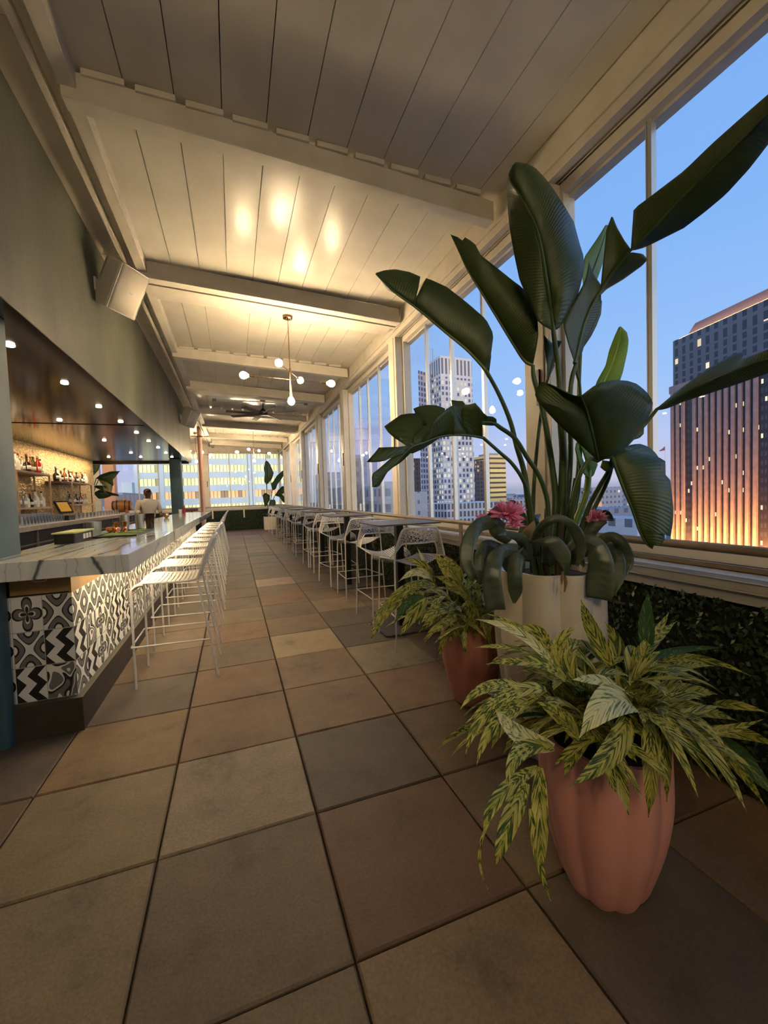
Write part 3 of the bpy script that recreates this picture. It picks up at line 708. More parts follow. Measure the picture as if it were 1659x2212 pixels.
def high_table():
    r = thing('high_table', '', 'table')
    b = MB(); b.rbox(-.325, .325, -.32, .32, 1.064, 1.08, .012, 3); build('tabletop', b, M['table'], r, bevel=.003)
    b = MB(); b.box(-.14, .14, -.14, .14, 1.05, 1.064); build('support_plate', b, M['black'], r)
    b = MB(); b.rbox(-.038, .038, -.038, .038, .015, 1.05, .008, 2); build('pedestal', b, M['black'], r)
    b = MB(); b.rbox(-.27, .27, -.27, .27, 0, .016, .03, 3); build('base_plate', b, M['table'], r, bevel=.003)
    return r
ht = high_table()
for k, y in enumerate(TB):
    lab = 'square charcoal high-top pedestal table by the window railing, %s from the camera' % (ORD[k] if k < 6 else 'farthest')
    if k == 0: ht.location = (2.52, y, 0); ht['label'] = lab; ht['group'] = 'high tables by the windows'
    else: dup(ht, (2.54, y, 0), rnd.uniform(-.02, .02), lab)

# ---- pendant lights
def pendant(label, loc, drop=1.0, s=1.0, dirs=None):
    x, y, z = loc
    r = thing('pendant_light', label, 'pendant light', loc, 'branching brass pendant lights')
    b = MB(); b.lathe((x, y, z-.075), [(.028, 0), (.058, .008), (.062, .04), (.062, .075)], 20); build('ceiling_canopy', b, M['brass'], r, smooth=True)
    b = MB(); b.tube([(x, y, z-.07), (x, y, z-.66)], .006, 8); b.tube([(x, y, z-.66), (x, y, z-.94)], .013, 10); build('stem', b, M['brass'], r, smooth=True)
    arms = [((-.54, .05, .03), z-.795), ((.50, -.04, -.03), z-.795), ((.19, .42, .02), z-.70), ((-.17, -.36, -.02), z-.70)]
    for (dx, dy, dz), za in arms:
        d = Vector((dx, dy, dz)); L_ = d.length; d.normalize(); a = Vector((x, y, za))
        b = MB(); b.tube([a, a+d*(L_-.11)], .005, 8); b.tube([a+d*(L_-.13), a+d*(L_-.06)], [.012, .016], 10); arm = build('arm', b, M['brass'], r, smooth=True)
        b = MB(); ax = d; c = a+d*L_
        b.tube([c-ax*.062, c-ax*.05, c-ax*.03, c, c+ax*.025, c+ax*.04, c+ax*.046], [.014, .018, .034, .043, .036, .02, .004], 14); build('bulb', b, M['bulb'], arm, smooth=True)
    b = MB(); c = Vector((x, y, z-1.06)); b.tube([c+Vector((0, 0, .12)), c+Vector((0, 0, .06))], [.013, .017], 10); so = build('socket', b, M['brass'], r, smooth=True)
    b = MB(); ax = Vector((0, 0, -1)); b.tube([c-ax*.065, c-ax*.05, c-ax*.03, c, c+ax*.025, c+ax*.04, c+ax*.046], [.014, .018, .034, .043, .036, .02, .004], 14); build('bulb', b, M['bulb'], so, smooth=True)
    return r
pendant('branching brass pendant with five glowing bulbs, nearest on the ceiling', (1.665, 4.035, 3.60))
pendant('branching brass pendant with glowing bulbs hanging near the far windows', (1.66, 13.45, 3.712))
pendant('branching brass pendant with glowing bulbs over the end of the bar by the pink column', (-.25, 15.2, 3.84))
pendant('branching brass pendant with glowing bulbs added out of view in the room past the bar', (-4.6, 15.5, 3.84))  # hidden from view; added to warm the far ceiling
pendant('branching brass pendant added out of view behind the camera to light the near bay', (.45, -3.3, 3.745))  # unseen pendant, added to light the near beam and foreground floor

# ---- ceiling fan
fn = thing('ceiling_fan', 'dark eight-bladed ceiling fan below the middle of the ceiling', 'ceiling fan', (1.665, 8.6, 3.62))
b = MB(); b.lathe((1.665, 8.6, 3.53), [(.02, 0), (.055, .03), (.06, .06), (.06, .09)], 20); build('ceiling_mount', b, M['black'], fn, smooth=True)
b = MB(); b.tube([(1.665, 8.6, 3.55), (1.665, 8.6, 3.36)], .012, 8); build('downrod', b, M['black'], fn)
b = MB(); b.lathe((1.665, 8.6, 3.24), [(.03, 0), (.085, .01), (.1, .05), (.1, .08), (.06, .11), (.025, .15)], 24); build('motor', b, M['black'], fn, smooth=True)
M['blade'] = mat('grey_wood_blade', '5a544c', .5)
for k in range(8):
    a = 2*math.pi*k/8+.2; d = Vector((math.cos(a), math.sin(a), 0)); t = Vector((-math.sin(a), math.cos(a), .22)).normalized()
    b = MB(); c = Vector((1.665, 8.6, 3.275)); b.obox(c+d*.45, d*.35, t*.055, Vector((0, 0, .004))); b.obox(c+d*.12, d*.06, t*.02, Vector((0, 0, .005))); build('blade', b, M['blade'], fn)
for x0 in (.62, ):
    o = thing('ceiling_heater', 'slim linear bar fixture along the beam above the ceiling fan', 'ceiling fixture', (1.6, 8.1, 3.5))
    b = MB(); b.box(.62, 2.62, 8.30, 8.33, 3.47, 3.49); build('bar', b, M['ledge'], o)
    for xx in (.62, 2.54): b = MB(); b.box(xx, xx+.08, 8.285, 8.345, 3.45, 3.5); build('end_cap', b, M['blade'], o)

# ---- wall speakers
def speaker(label, c, yaw, s):
    r = thing('wall_speaker', label, 'speaker', c, 'cream wall speakers on the bar canopy')
    Rm = Matrix.Rotation(yaw, 3, 'Z') @ Matrix.Rotation(R(-30), 3, 'X')   # local: +y faces out, tilted down
    c = Vector(c)
    def tr(x, y, z): return c+Rm @ Vector((x*s, y*s, z*s))
    prof = [(-.12, -.1), (-.085, -.17), (.085, -.17), (.12, -.1), (.155, .10), (-.155, .10)]   # plan: narrow at back
    b = MB(); n = len(b.v)
    for z in (-.21, .21):
        for x, y in prof: b.v.append(tuple(tr(x, y, z)))
    m = len(prof); b.f.append(tuple(range(m-1, -1, -1))); b.f.append(tuple(range(m, 2*m)))
    for i in range(m): j = (i+1) % m; b.f.append((i, j, m+j, m+i))
    b.uv = [None]*len(b.f); build('cabinet', b, M['white_paint'], r, bevel=.012*s)
    rows = [[tr(x, .105+.03*math.cos(x/.155*math.pi/2), z) for x in [-.15+.3*k/10 for k in range(11)]] for z in (-.205, .205)]
    b = MB(); b.grid(rows); build('grille', b, M['grille'], r, smooth=True, solid=.006)
    g = [tr(x, .108+.03*math.cos(x/.155*math.pi/2), -.205) for x in [-.15+.3*k/10 for k in range(11)]]; h = [tr(x, .108+.03*math.cos(x/.155*math.pi/2), .205) for x in [-.15+.3*k/10 for k in range(11)]]
    b = MB(); b.tube(g+h[::-1]+[g[0]], .005*s, 6); build('grille_rim', b, M['white_metal'], r)
    b = MB(); p = [tr(x, .141, z) for x, z in ((-.015, -.012), (.015, -.012), (.015, .012), (-.015, .012))]; b.quad(*p); build('badge', b, M['ledge'], r, solid=.002)
    b = MB(); b.tube([tr(0, -.15, 0), Vector((-.18, c.y-.02, c.z))], .014*s, 8); b.obox(Vector((-.172, c.y-.02, c.z)), (.008, 0, 0), (0, .03, 0), (0, 0, .06)); build('wall_bracket', b, M['white_paint'], r)
    return r
SPK = [('large cream loudspeaker angled off the near part of the bar canopy', (.02, 3.50, 3.42)), ('smaller-looking cream loudspeaker at the far end of the bar canopy', (.02, 10.1, 3.42))]
for lab, c in SPK: speaker(lab, c, R(236), 1.02)

# ---- things on the bar
def tin(name, label, cat, x, y, z, prof, m, seg=20):
    b = MB(); b.lathe((x, y, z), prof, seg); o = build(name, b, m, smooth=True); tag(o, label, cat); return o
TP = 1.0705
mt = thing('bar_mat', 'lime green and black rubber bar mat lying on the marble counter', 'bar mat', (-.03, 3.4, TP))
b = MB(); b.box(-.20, .13, 3.02, 3.90, TP, TP+.006); build('backing', b, M['black'], mt)
b = MB()
for j in range(8):
    for i in range(3):
        if (i+j) % 3 != 1: b.box(-.19+i*.105, -.19+i*.105+.095, 3.035+j*.107, 3.035+j*.107+.096, TP+.006, TP+.011)
build('rubber_pads', b, M['limegreen'], mt)
b = MB(); b.box(-.20, -.193, 3.02, 3.9, TP+.006, TP+.015); b.box(.123, .13, 3.02, 3.9, TP+.006, TP+.015); b.box(-.2, .13, 3.02, 3.027, TP+.006, TP+.015); b.box(-.2, .13, 3.893, 3.9, TP+.006, TP+.015); build('rim', b, M['black'], mt)
cd_ = thing('garnish_caddy', 'black garnish caddy with a pale lime hinged lid on the counter', 'caddy', (-.27, 2.95, TP))
b = MB(); b.rbox(-.335, -.20, 2.62, 3.05, TP, TP+.075, .01); build('tray', b, M['black'], cd_)
b = MB(); b.rbox(-.345, -.19, 2.60, 3.07, TP+.076, TP+.086, .012); build('lid', b, M['lime'], cd_)
b = MB()
for k, c_ in enumerate((0, 1, 2)): b.box(-.1995, -.198, 2.80+k*.07, 2.85+k*.07, TP+.02, TP+.06)
build('labels', b, M['whitelabel'], cd_)
tin('mixing_tin', 'wide brushed steel tin standing behind the garnish caddy', 'tin', -.30, 3.45, TP, [(.05, 0), (.058, .05), (.062, .13), (.060, .13), (.05, .01)], M['steel'])
SH = [(.038, 0), (.040, .01), (.047, .17), (.045, .17), (.038, .012)]
tin('cocktail_shaker', 'tall steel shaker tin behind the copper jiggers on the bar mat', 'shaker', -.15, 3.92, TP, SH, M['steel'])
tin('cocktail_shaker', 'tall steel shaker tin at the right of the copper jiggers', 'shaker', -.02, 3.97, TP, SH, M['steel'])
tin('cocktail_shaker', 'dark-coated shaker tin at the far right of the bar mat', 'shaker', .06, 4.08, TP, SH, M['darkglass'])
for k, (x, y) in enumerate(((-.14, 3.52), (-.08, 3.60), (-.16, 3.66))):
    tin('copper_jigger', 'polished copper jigger on the bar mat, %s of three' % ('left', 'right', 'rear')[k], 'jigger', x, y, TP+.011, [(.026, 0), (.022, .03), (.008, .05), (.018, .072), (.024, .1), (.022, .1), (.006, .055)], M['copper'])
tin('copper_bowl', 'small polished copper bowl lying beside the jiggers', 'bowl', -.24, 3.78, TP, [(.02, 0), (.045, .02), (.055, .05), (.052, .05), (.02, .01)], M['copper'])
tin('candle_glass', 'small round striped glass candle holder on the marble counter', 'candle holder', -.22, 7.3, TP, [(.02, 0), (.045, .02), (.05, .05), (.04, .085), (.037, .085)], M['brass'])
tin('ketchup_bottle', 'small red sauce bottle at the far end of the counter', 'bottle', -.22, 10.2, TP, [(.03, 0), (.033, .02), (.033, .11), (.012, .15), (.012, .18)], M['red'])
tin('cream_cup', 'cream cup with a straw beside the red sauce bottle', 'cup', -.30, 10.1, TP, [(.03, 0), (.04, .1), (.038, .1), (.028, .01)], M['whitelabel'])

# barrel on the back counter
br = thing('wooden_barrel', 'small wooden cask with dark hoops on its stand on the back counter', 'barrel', (-2.1, 12.7, 1.076))
M['oak'] = noisy('orange_oak', 'b0763c', '8e5a2a', 9, .4, stretch=(1, .15, 1))
bc = Vector((-2.1, 12.7, 1.30))
b = MB(); b.tube([bc+Vector((-.24+.48*k/10, 0, 0)) for k in range(11)], [.13+.045*math.sin(math.pi*k/10) for k in range(11)], 24); build('cask', b, M['oak'], br, smooth=True)
for q in (-.2, -.1, .1, .2): b = MB(); rr = .133+.045*math.cos(q/.24*math.pi/2); b.tube([bc+Vector((q-.015, 0, 0)), bc+Vector((q+.015, 0, 0))], rr, 24); build('hoop', b, M['black'], br)
b = MB(); b.box(-2.25, -2.2, 12.58, 12.82, 1.076, 1.2); b.box(-2.0, -1.95, 12.58, 12.82, 1.076, 1.2); b.box(-2.25, -1.95, 12.68, 12.72, 1.1, 1.14); build('stand', b, M['oak'], br)
# till
ti = thing('point_of_sale_tablet', 'tilted tablet till with an amber screen on the back counter', 'till', (-2.1, 8.4, 1.076))
b = MB(); b.rbox(-2.22, -2.0, 8.25, 8.6, 1.076, 1.17, .01); build('base', b, M['black'], ti)
b = MB(); c = Vector((-2.12, 8.4, 1.33)); n_ = Vector((.75, -.35, .45)).normalized(); a_ = Vector((.42, .9, 0)).normalized(); a_ = (a_-n_*a_.dot(n_)).normalized(); u_ = n_.cross(a_)
b.obox(c, a_*.15, u_*.13, n_*.012); build('screen_frame', b, M['black'], ti)
b = MB(); b.obox(c+n_*.013, a_*.12, u_*.10, n_*.0015); build('screen', b, M['screen'], ti)
b = MB(); b.tube([c-n_*.01, c-n_*.08-Vector((0, 0, .14))], .02, 8); build('stand', b, M['black'], ti)

# shelves and bottles
def shelf(name, label, y0, y1, ztop, zlow):
    r = thing(name, label, 'shelf', (-2.35, (y0+y1)/2, 1.08))
    for z in (ztop, zlow): b = MB(); b.box(-2.5, -2.23, y0, y1, z-.035, z); build('shelf_board', b, M['wood'], r)
    for y in (y0, y1-.03):
        for x in (-2.26, -2.49): b = MB(); b.box(x, x+.028, y, y+.03, 1.076, ztop-.035); build('upright', b, M['wood'], r)
    return r
shelf('wall_shelf', 'pale wood bottle shelf frame on the gold wall, nearer one', 6.95, 8.22, 1.95, 1.35)
shelf('wall_shelf', 'pale wood bottle shelf frame on the gold wall, farther one', 9.3, 10.6, 1.86, 1.385)
dk_ = MB(); dk_.box(-2.5, -2.24, 8.72, 9.28, 1.80, 1.845); o = build('wall_shelf', dk_, mat('dark_wood', '4a2f22', .5)); tag(o, 'short dark wood floating shelf between the two pale shelves', 'shelf')
CAPS = [mat('cap_gold', 'b08a3e', .3, .8), mat('cap_black', '1a1715', .4), mat('cap_wood', '9a6b40', .5), mat('cap_red', '8a2620', .4), mat('cap_silver', 'b9b9b9', .3, .8)]
AMB = mat('amber_liquor_glass', '8a5520', .08); GRN = mat('green_bottle_glass', '40502c', .1)
def bottle(nm, label, x, y, z, kind, h, group):
    r = thing('bottle', label, 'bottle', (x, y, z), group)
    w = h*.15; body, m = [(([(w*.9, 0), (w, .01), (w, h*.62), (w*.4, h*.74), (w*.36, h*.92)]), M['clear']), ([(w*.9, 0), (w, .01), (w, h*.5), (w*.8, h*.62), (w*.33, h*.72), (w*.3, h*.92)], AMB), ([(w*1.1, 0), (w*1.2, .01), (w*1.2, h*.45), (w*.35, h*.6), (w*.35, h*.92)], M['darkglass']), ([(w*.8, 0), (w*.9, .01), (w*.9, h*.66), (w*.34, h*.8), (w*.34, h*.92)], GRN), ([(w*.9, 0), (w, .01), (w, h*.6), (w*.4, h*.72), (w*.36, h*.92)], M['red']), ([(w*1.2, 0), (w*1.3, .01), (w*1.25, h*.55), (w*.4, h*.7), (w*.38, h*.9)], M['whitelabel'])][kind]
    b = MB(); b.lathe((x, y, z), body, 12); build('body', b, m, r, smooth=True)
    b = MB(); b.lathe((x, y, z+h*.9), [(w*.42, 0), (w*.42, h*.1)], 10); build('cap', b, CAPS[(kind+int(y*10)) % 5], r, smooth=True)
    rb_ = body[1][0]*1.03
    b = MB(); n = len(b.v); sg = 10
    rows = [[(x+rb_*math.cos(R(-70+80*k/sg)), y+rb_*math.sin(R(-70+80*k/sg)), z+q*h) for k in range(sg+1)] for q in (.17, .38)]
    b.grid(rows); 
    if kind != 5: build('label', b, M['whitelabel'], r, smooth=True, solid=.0006)
    return r
def rowof(y0, y1, n, z, h, where, kinds, xx=-2.36, grp='liquor bottles on the back bar shelves'):
    for k in range(n):
        y = y0+(y1-y0)*k/(n-1); hh = h*rnd.uniform(.85, 1.12)
        bottle('bottle', '%s bottle, number %d from left %s' % (['clear', 'amber', 'dark', 'green', 'red', 'white'][kinds[k % len(kinds)]], k+1, where), xx+rnd.uniform(-.02, .03), y, z+.0005, kinds[k % len(kinds)], hh, grp)
rowof(7.0, 8.15, 10, 1.95, .30, 'on top of the nearer pale shelf', [0, 0, 5, 0, 0, 2, 1, 3, 4, 0])
rowof(7.05, 8.12, 10, 1.35, .28, 'on the lower board of the nearer pale shelf', [1, 5, 0, 0, 5, 2, 0, 5, 0, 5])
rowof(8.78, 9.22, 4, 1.845, .27, 'on the short dark shelf', [2, 5, 2, 1])
rowof(9.36, 10.52, 9, 1.86, .27, 'on top of the farther pale shelf', [5, 2, 5, 1, 2, 0, 0, 2, 5])
rowof(9.38, 10.5, 9, 1.385, .25, 'on the lower board of the farther pale shelf', [0, 3, 0, 0, 2, 0, 1, 0, 0])
def glass(label, x, y, z, h, r0, grp):
    b = MB(); b.lathe((x, y, z), [(r0*.8, 0), (r0, h), (r0*.93, h), (r0*.74, .008)], 12); o = build('drinking_glass', b, M['clear'], smooth=True); tag(o, label, 'glass', grp)
for k in range(14):
    glass('clear tumbler in the front row on the back counter, number %d from left' % (k+1), -2.02, 6.5+k*.115, 1.0755, .13, .036, 'clear glasses on the back counter')
for k in range(12):
    glass('clear tall glass in the rear row, back counter, number %d from left' % (k+1), -2.2, 6.55+k*.125, 1.0755, .17, .036, 'clear glasses on the back counter')
for k in range(14):
    glass('stemless glass past the till on the back counter, number %d from left' % (k+1), -2.02, 8.8+k*.24, 1.0755, .12, .04, 'clear glasses on the back counter')

ch = thing('bar_chair', 'dark brown padded high seat past the end of the bar, by the far window', 'chair', (-.62, 16.5, 0))
b = MB(); b.rbox(-.82, -.38, 16.3, 16.7, .96, 1.08, .06, 4); build('seat_pad', b, mat('dark_brown_leather', '4a2a22', .45), ch, bevel=.02)
b = MB(); b.tube([(-.6, 16.5, .02), (-.6, 16.5, .96)], .025, 10); b.lathe((-.6, 16.5, 0), [(.2, 0), (.2, .015), (.03, .03)], 20); build('pedestal', b, M['black'], ch, smooth=True)
# ---- bartender
def person():
    X, Y = -1.0, 10.15
    r = thing('person', 'bald person in a pale beige chef jacket standing behind the far end of the bar', 'person', (X, Y, 0))
    SK = noisy('brown_skin', '5a3a2a', '4c3022', 6, .5)
    def skin(name, verts, edges, rads, m, parent, sub=2):
        me = bpy.data.meshes.new(name); me.from_pydata([tuple(v) for v in verts], edges, []); o = bpy.data.objects.new(name, me); COL.objects.link(o); o.parent = parent
        s = o.modifiers.new('skin', 'SKIN'); s.use_smooth_shade = True
        for i, q in enumerate(rads): me.skin_vertices[0].data[i].radius = (q, q) if not isinstance(q, tuple) else q
        me.skin_vertices[0].data[0].use_root = True
        b = o.modifiers.new('sub', 'SUBSURF'); b.levels = sub; b.render_levels = sub
        me.materials.append(m); return o
    V = []; E = []; Rd = []
    def add(p, rad, par=None):
        V.append(Vector(p)); Rd.append(rad)
        if par is not None: E.append((par, len(V)-1))
        return len(V)-1
    pel = add((0, 0, .95), (.15, .11)); wa = add((0, 0, 1.12), (.135, .10), pel); ch = add((0, -.01, 1.32), (.155, .11), wa); nk0 = add((0, -.01, 1.44), .07, ch); nk = add((0, -.03, 1.50), .052, nk0)
    hd = add((-.01, -.06, 1.57), (.07, .085), nk); ht_ = add((-.015, -.06, 1.65), (.078, .092), hd); cr = add((-.015, -.05, 1.70), (.05, .06), ht_); add((-.015, -.14, 1.585), .018, hd)
    for s in (-1, 1):
        add((s*.085-.012, -.05, 1.60), .014, hd)
        sh = add((s*.19, -.01, 1.38), .062, ch); el = add((s*.26, -.04, 1.14), .042, sh); wr_ = add((s*.20, -.24, 1.06), .028, el); pm = add((s*.185, -.30, 1.055), .026, wr_)
        for q in range(4): k1 = add((s*.185+(q-1.5)*.019, -.345-.006*(q in (1, 2)), 1.058), .0095, pm); add((s*.185+(q-1.5)*.021, -.375-.008*(q in (1, 2)), 1.035), .008, k1)
        t1 = add((s*.150, -.315, 1.045), .011, pm); add((s*.140, -.345, 1.035), .009, t1)
        hp_ = add((s*.09, 0, .88), .088, pel); kn = add((s*.11, -.02, .49), .056, hp_); an = add((s*.11, .01, .09), .038, kn); add((s*.12, -.12, .035), .036, an)
    skin('body', V, E, Rd, SK, r)
    V, E, Rd = [], [], []
    J = noisy('beige_chef_jacket', 'c9bba8', 'b9ab98', 5, .8, bump=.3, bscale=14)
    pel = add((0, 0, .90), (.18, .135)); wa = add((0, 0, 1.10), (.16, .12), pel); ch = add((0, -.01, 1.31), (.185, .14), wa); up = add((0, -.012, 1.41), (.13, .105), ch); nk = add((0, -.015, 1.485), (.07, .068), up)
    for s in (-1, 1): sh = add((s*.195, -.01, 1.375), .078, ch); el = add((s*.265, -.04, 1.15), .058, sh); add((s*.235, -.14, 1.10), .05, el)
    skin('jacket', V, E, Rd, J, r)
    V, E, Rd = [], [], []
    pel = add((0, 0, .90), (.165, .125))
    for s in (-1, 1): h_ = add((s*.09, 0, .80), .1, pel); k_ = add((s*.11, -.02, .48), .07, h_); add((s*.11, .01, .10), .06, k_)
    skin('trousers', V, E, Rd, M['black'], r)
    V, E, Rd = [], [], []
    for s in (-1, 1):
        b = MB(); b.rbox(s*.12-.045, s*.12+.045, -.19, .08, .0, .075, .04, 4)
        for i, v in enumerate(b.v): b.v[i] = (v[0]+X, v[1]+Y, v[2])
        build('shoe', b, M['black'], r, bevel=.012)
    r.rotation_euler = (0, 0, R(28))
    return r
person()
for k, x in enumerate((-1.55, -1.2)):
    pass
# ------------------------------------------------------------ plants
def leafmat(name, dark, light, vein, trans=.18, rough=.38, stripes=60, ns=5.0, lo=.35, hi=.7):
    m = mat(name, dark, rough); t = m.node_tree; L = t.links
    uv = N(t, 'ShaderNodeUVMap'); sp = N(t, 'ShaderNodeSeparateXYZ'); L.new(uv.outputs[0], sp.inputs[0])
    w = N(t, 'ShaderNodeMath', operation='MULTIPLY_ADD'); L.new(sp.outputs[1], w.inputs[0]); w.inputs[1].default_value = -.35; L.new(sp.outputs[0], w.inputs[2])
    s = N(t, 'ShaderNodeMath', operation='MULTIPLY'); L.new(w.outputs[0], s.inputs[0]); s.inputs[1].default_value = stripes*6.28
    sn = N(t, 'ShaderNodeMath', operation='SINE'); L.new(s.outputs[0], sn.inputs[0])
    tc = N(t, 'ShaderNodeTexCoord'); nz = N(t, 'ShaderNodeTexNoise', i_Scale=ns, i_Detail=4.0); L.new(tc.outputs['Object'], nz.inputs[0])
    r = ramp(t, [(lo, lin(dark)), (hi, lin(light))], nz.outputs[0])
    v = ramp(t, [(.86, (0, 0, 0, 1)), (1, (1, 1, 1, 1))], sn.outputs[0])
    k = N(t, 'ShaderNodeMixRGB'); k.inputs[2].default_value = lin(vein); L.new(r.outputs[0], k.inputs[1])
    q = N(t, 'ShaderNodeMath', operation='MULTIPLY'); q.inputs[1].default_value = .2; L.new(v.outputs[0], q.inputs[0]); L.new(q.outputs[0], k.inputs[0])
    L.new(k.outputs[0], P(m).inputs['Base Color'])
    b = N(t, 'ShaderNodeBump', i_Strength=.14, i_Distance=.004); L.new(sn.outputs[0], b.inputs['Height']); L.new(b.outputs[0], P(m).inputs['Normal'])
    tr = N(t, 'ShaderNodeBsdfTranslucent'); L.new(k.outputs[0], tr.inputs[0]); x = N(t, 'ShaderNodeMixShader'); x.inputs[0].default_value = trans
    L.new(P(m).outputs[0], x.inputs[1]); L.new(tr.outputs[0], x.inputs[2]); L.new(x.outputs[0], t.nodes['Material Output'].inputs[0]); return m
M['leaf'] = leafmat('paradise_leaf', '35461f', '46592a', '5c6f40', .2, .4, 80)
M['leaf_light'] = leafmat('young_paradise_leaf', '7ea238', 'a8c455', 'dbe09a', .6)
M['leaf_pale'] = leafmat('pale_underside_leaf', '6f9a72', '86ac84', 'a5c09c', .35)
M['leaf_dry'] = leafmat('browning_leaf', '6a6238', '857a4c', '9a8c60', .3)
M['stalk'] = noisy('leaf_stalk', '2e4220', '46602e', 12, .45, stretch=(1, 1, .2))
M['stalk_light'] = noisy('young_leaf_stalk', '6a9034', '86a84c', 8, .45, stretch=(1, 1, .2))
M['stalk_brown'] = noisy('old_leaf_stalk', '3c3020', '4a3e28', 12, .6, stretch=(1, 1, .2))

def resample(pts, n):
    d = [0]
    for i in range(1, len(pts)): d.append(d[-1]+(pts[i]-pts[i-1]).length)
    out = []; j = 0
    for k in range(n+1):
        s = d[-1]*k/n
        while j < len(d)-2 and d[j+1] < s: j += 1
        q = (s-d[j])/max(d[j+1]-d[j], 1e-9); out.append(pts[j].lerp(pts[j+1], max(0, min(1, q))))
    return out
def PX(z, seq, Y0=None, Y1=None):
    """outline survey: (x, y) or (x, y, depth) in a zoomed view z = (ox, oy, scale)"""
    out = []; n = len(seq)
    for i, p in enumerate(seq):
        Y = p[2] if len(p) > 2 else Y0+(Y1-Y0)*i/max(n-1, 1)
        out.append(at(z[0]+p[0]/z[2], z[1]+p[1]/z[2], Y))
    return out
def strip_(mb, Mp, Ep, n=26, m=7, bulge=.02, smooth=True):
    if smooth and len(Mp) > 2: Mp = catmull(Mp, 40)
    a = resample(Mp, n); b = resample(Ep, n); d = 0; rows = []; uvs = []
    tocam = Vector((-.6, -.8, .1))
    for i in range(n+1):
        if i: d += (a[i]-a[i-1]).length
        w = (b[i]-a[i]).length; row = []; uv = []
        for j in range(m+1):
            t = j/m; p = a[i].lerp(b[i], t)+tocam*(math.sin(math.pi*t)*bulge*min(1, w*6)); row.append(p); uv.append((d, t*w))
        rows.append(row); uvs.append(uv)
    mb.grid(rows, uvs)
def taper(path, r0, r1, n=24):
    p = catmull(path, n); return p, [r0+(r1-r0)*i/n for i in range(n+1)]

PC = Vector((2.454, .573, 0))
planter = thing('planter', 'tall ivory fluted planter with a huge bird of paradise and pink-flowered bromeliads', 'potted plant', (PC.x, PC.y, 0))
def fluted(c, prof, fl, m, parent, amp=.07):
    b = MB(); pr = prof; b.lathe(c, pr, fl*12, flute=fl, famp=amp, cap=False)
    seg = fl*12; n0 = len(b.v)-seg*len(pr); b.f.append(tuple(n0+k for k in range(seg-1, -1, -1))); b.uv.append(None)
    # inner wall
    inner = [(pr[-1][0]-.018, pr[-1][1]-.002), (pr[-1][0]-.022, pr[-1][1]-.08)]
    n1 = len(b.v)
    b.lathe(c, [(pr[-1][0], pr[-1][1])]+inner, seg, flute=fl, famp=amp, cap=False)
    return build('pot', b, m, parent, smooth=True)
def potprof(H, rb, rt, belly=.72):
    return [(rb*.93, 0), (rb, .012)]+[(rb+(rt-rb)*math.sin(min(1, t/belly)*math.pi/2)-(0.02*rt*max(0, (t-belly)/(1-belly))), H*t) for t in [k/14 for k in range(1, 15)]]
fluted((PC.x, PC.y, 0), potprof(.965, .165, .275), 9, M['ivory'], planter, .10)
b = MB(); b.lathe((PC.x, PC.y, .90), [(.24, 0), (.24, .012), (.1, .02)], 30); build('soil', b, M['soil'], planter)
Zc = (1000, 340, 3.606); Za = (780, 340, 2.44); Zb = (1080, 760, 3.95); Zd = (780, 780, 4.88); Ze = (1400, 200, 6.405); Zf = (1300, 600, 2.766); Zg = (800, 560, 6.381); Z0 = (0, 0, 1)
def big_leaf(strips, petiole, r0, r1, m='leaf', pm='stalk', rib=None, label=None, Y1=None):
    b = MB()
    for s in strips: strip_(b, *s[:2], **(s[2] if len(s) > 2 else {}))
    o = build('leaf', b, M[m], planter, smooth=True, solid=.0018)
    if label: o['label'] = label
    b = MB()
    p, r = taper(petiole, r0, r1); b.tube(p, r, 10)
    if rib: q, r_ = taper(rib, r1*.95, .0025); b.tube(q, r_, 7)
    build('stalk', b, M[pm], o, smooth=True)
    return o
base = lambda dx, dy, z=.93: Vector((PC.x+dx, PC.y+dy, z))
# 1 far-left broad leaf with a notch
m1_ = PX(Z0, [(1050, 800, .58), (1010, 757, .62), (960, 716, .66), (900, 666, .7), (850, 630, .74), (812, 592, .78)])
e1a = PX(Z0, [(1056, 806, .60), (1060, 770, .56), (1066, 722, .56), (1050, 690, .58), (1010, 655, .62), (965, 620, .66), (921, 600, .68), (909, 622, .68), (898, 646, .69)])
e1b = PX(Z0, [(897, 648, .69), (904, 622, .70), (908, 598, .72), (885, 588, .74), (855, 582, .76), (830, 584, .77), (812, 590, .78)])
e1c = [p+Vector((.10, .16, -.02)) for p in resample(e1a+e1b, 30)]; e1c[0] = m1_[0]; e1c[-1] = m1_[-1]
mm = resample(catmull(m1_, 40), 40)
big_leaf([(mm[:27], e1a, dict(smooth=False)), (mm[26:], e1b, dict(smooth=False)), (m1_, e1c)],
         [base(-.10, -.03)]+PX(Zb, [(230, 1200, .55), (200, 1000, .55), (140, 800, .56), (90, 600, .57), (0, 380, .58)])+[m1_[0]], .016, .009, rib=m1_)
# 2 tall leaning leaf
m2_ = PX(Za, [(905, 1095, .58), (860, 1070, .6), (800, 980, .64), (720, 850, .68), (640, 720, .72), (560, 590, .76), (510, 480, .8), (474, 408, .82)])
e2 = PX(Za, [(905, 1095, .58), (920, 1030, .54), (935, 940, .52), (930, 845, .54), (900, 760, .57), (855, 690, .6), (800, 650, .63), (700, 570, .68), (630, 515, .7), (600, 455, .74), (548, 420, .77), (545, 448, .78), (520, 425, .8), (474, 408, .82)])
e2b = [p+Vector((.1, .15, .02)) for p in resample(e2, 30)]; e2b[0] = m2_[0]; e2b[-1] = m2_[-1]
big_leaf([(m2_, e2), (m2_, e2b)], [base(-.04, -.02)]+PX(Zb, [(470, 1350, .55), (440, 950, .56), (360, 480, .57), (290, 230, .58)])+[m2_[0]], .02, .010, rib=m2_)
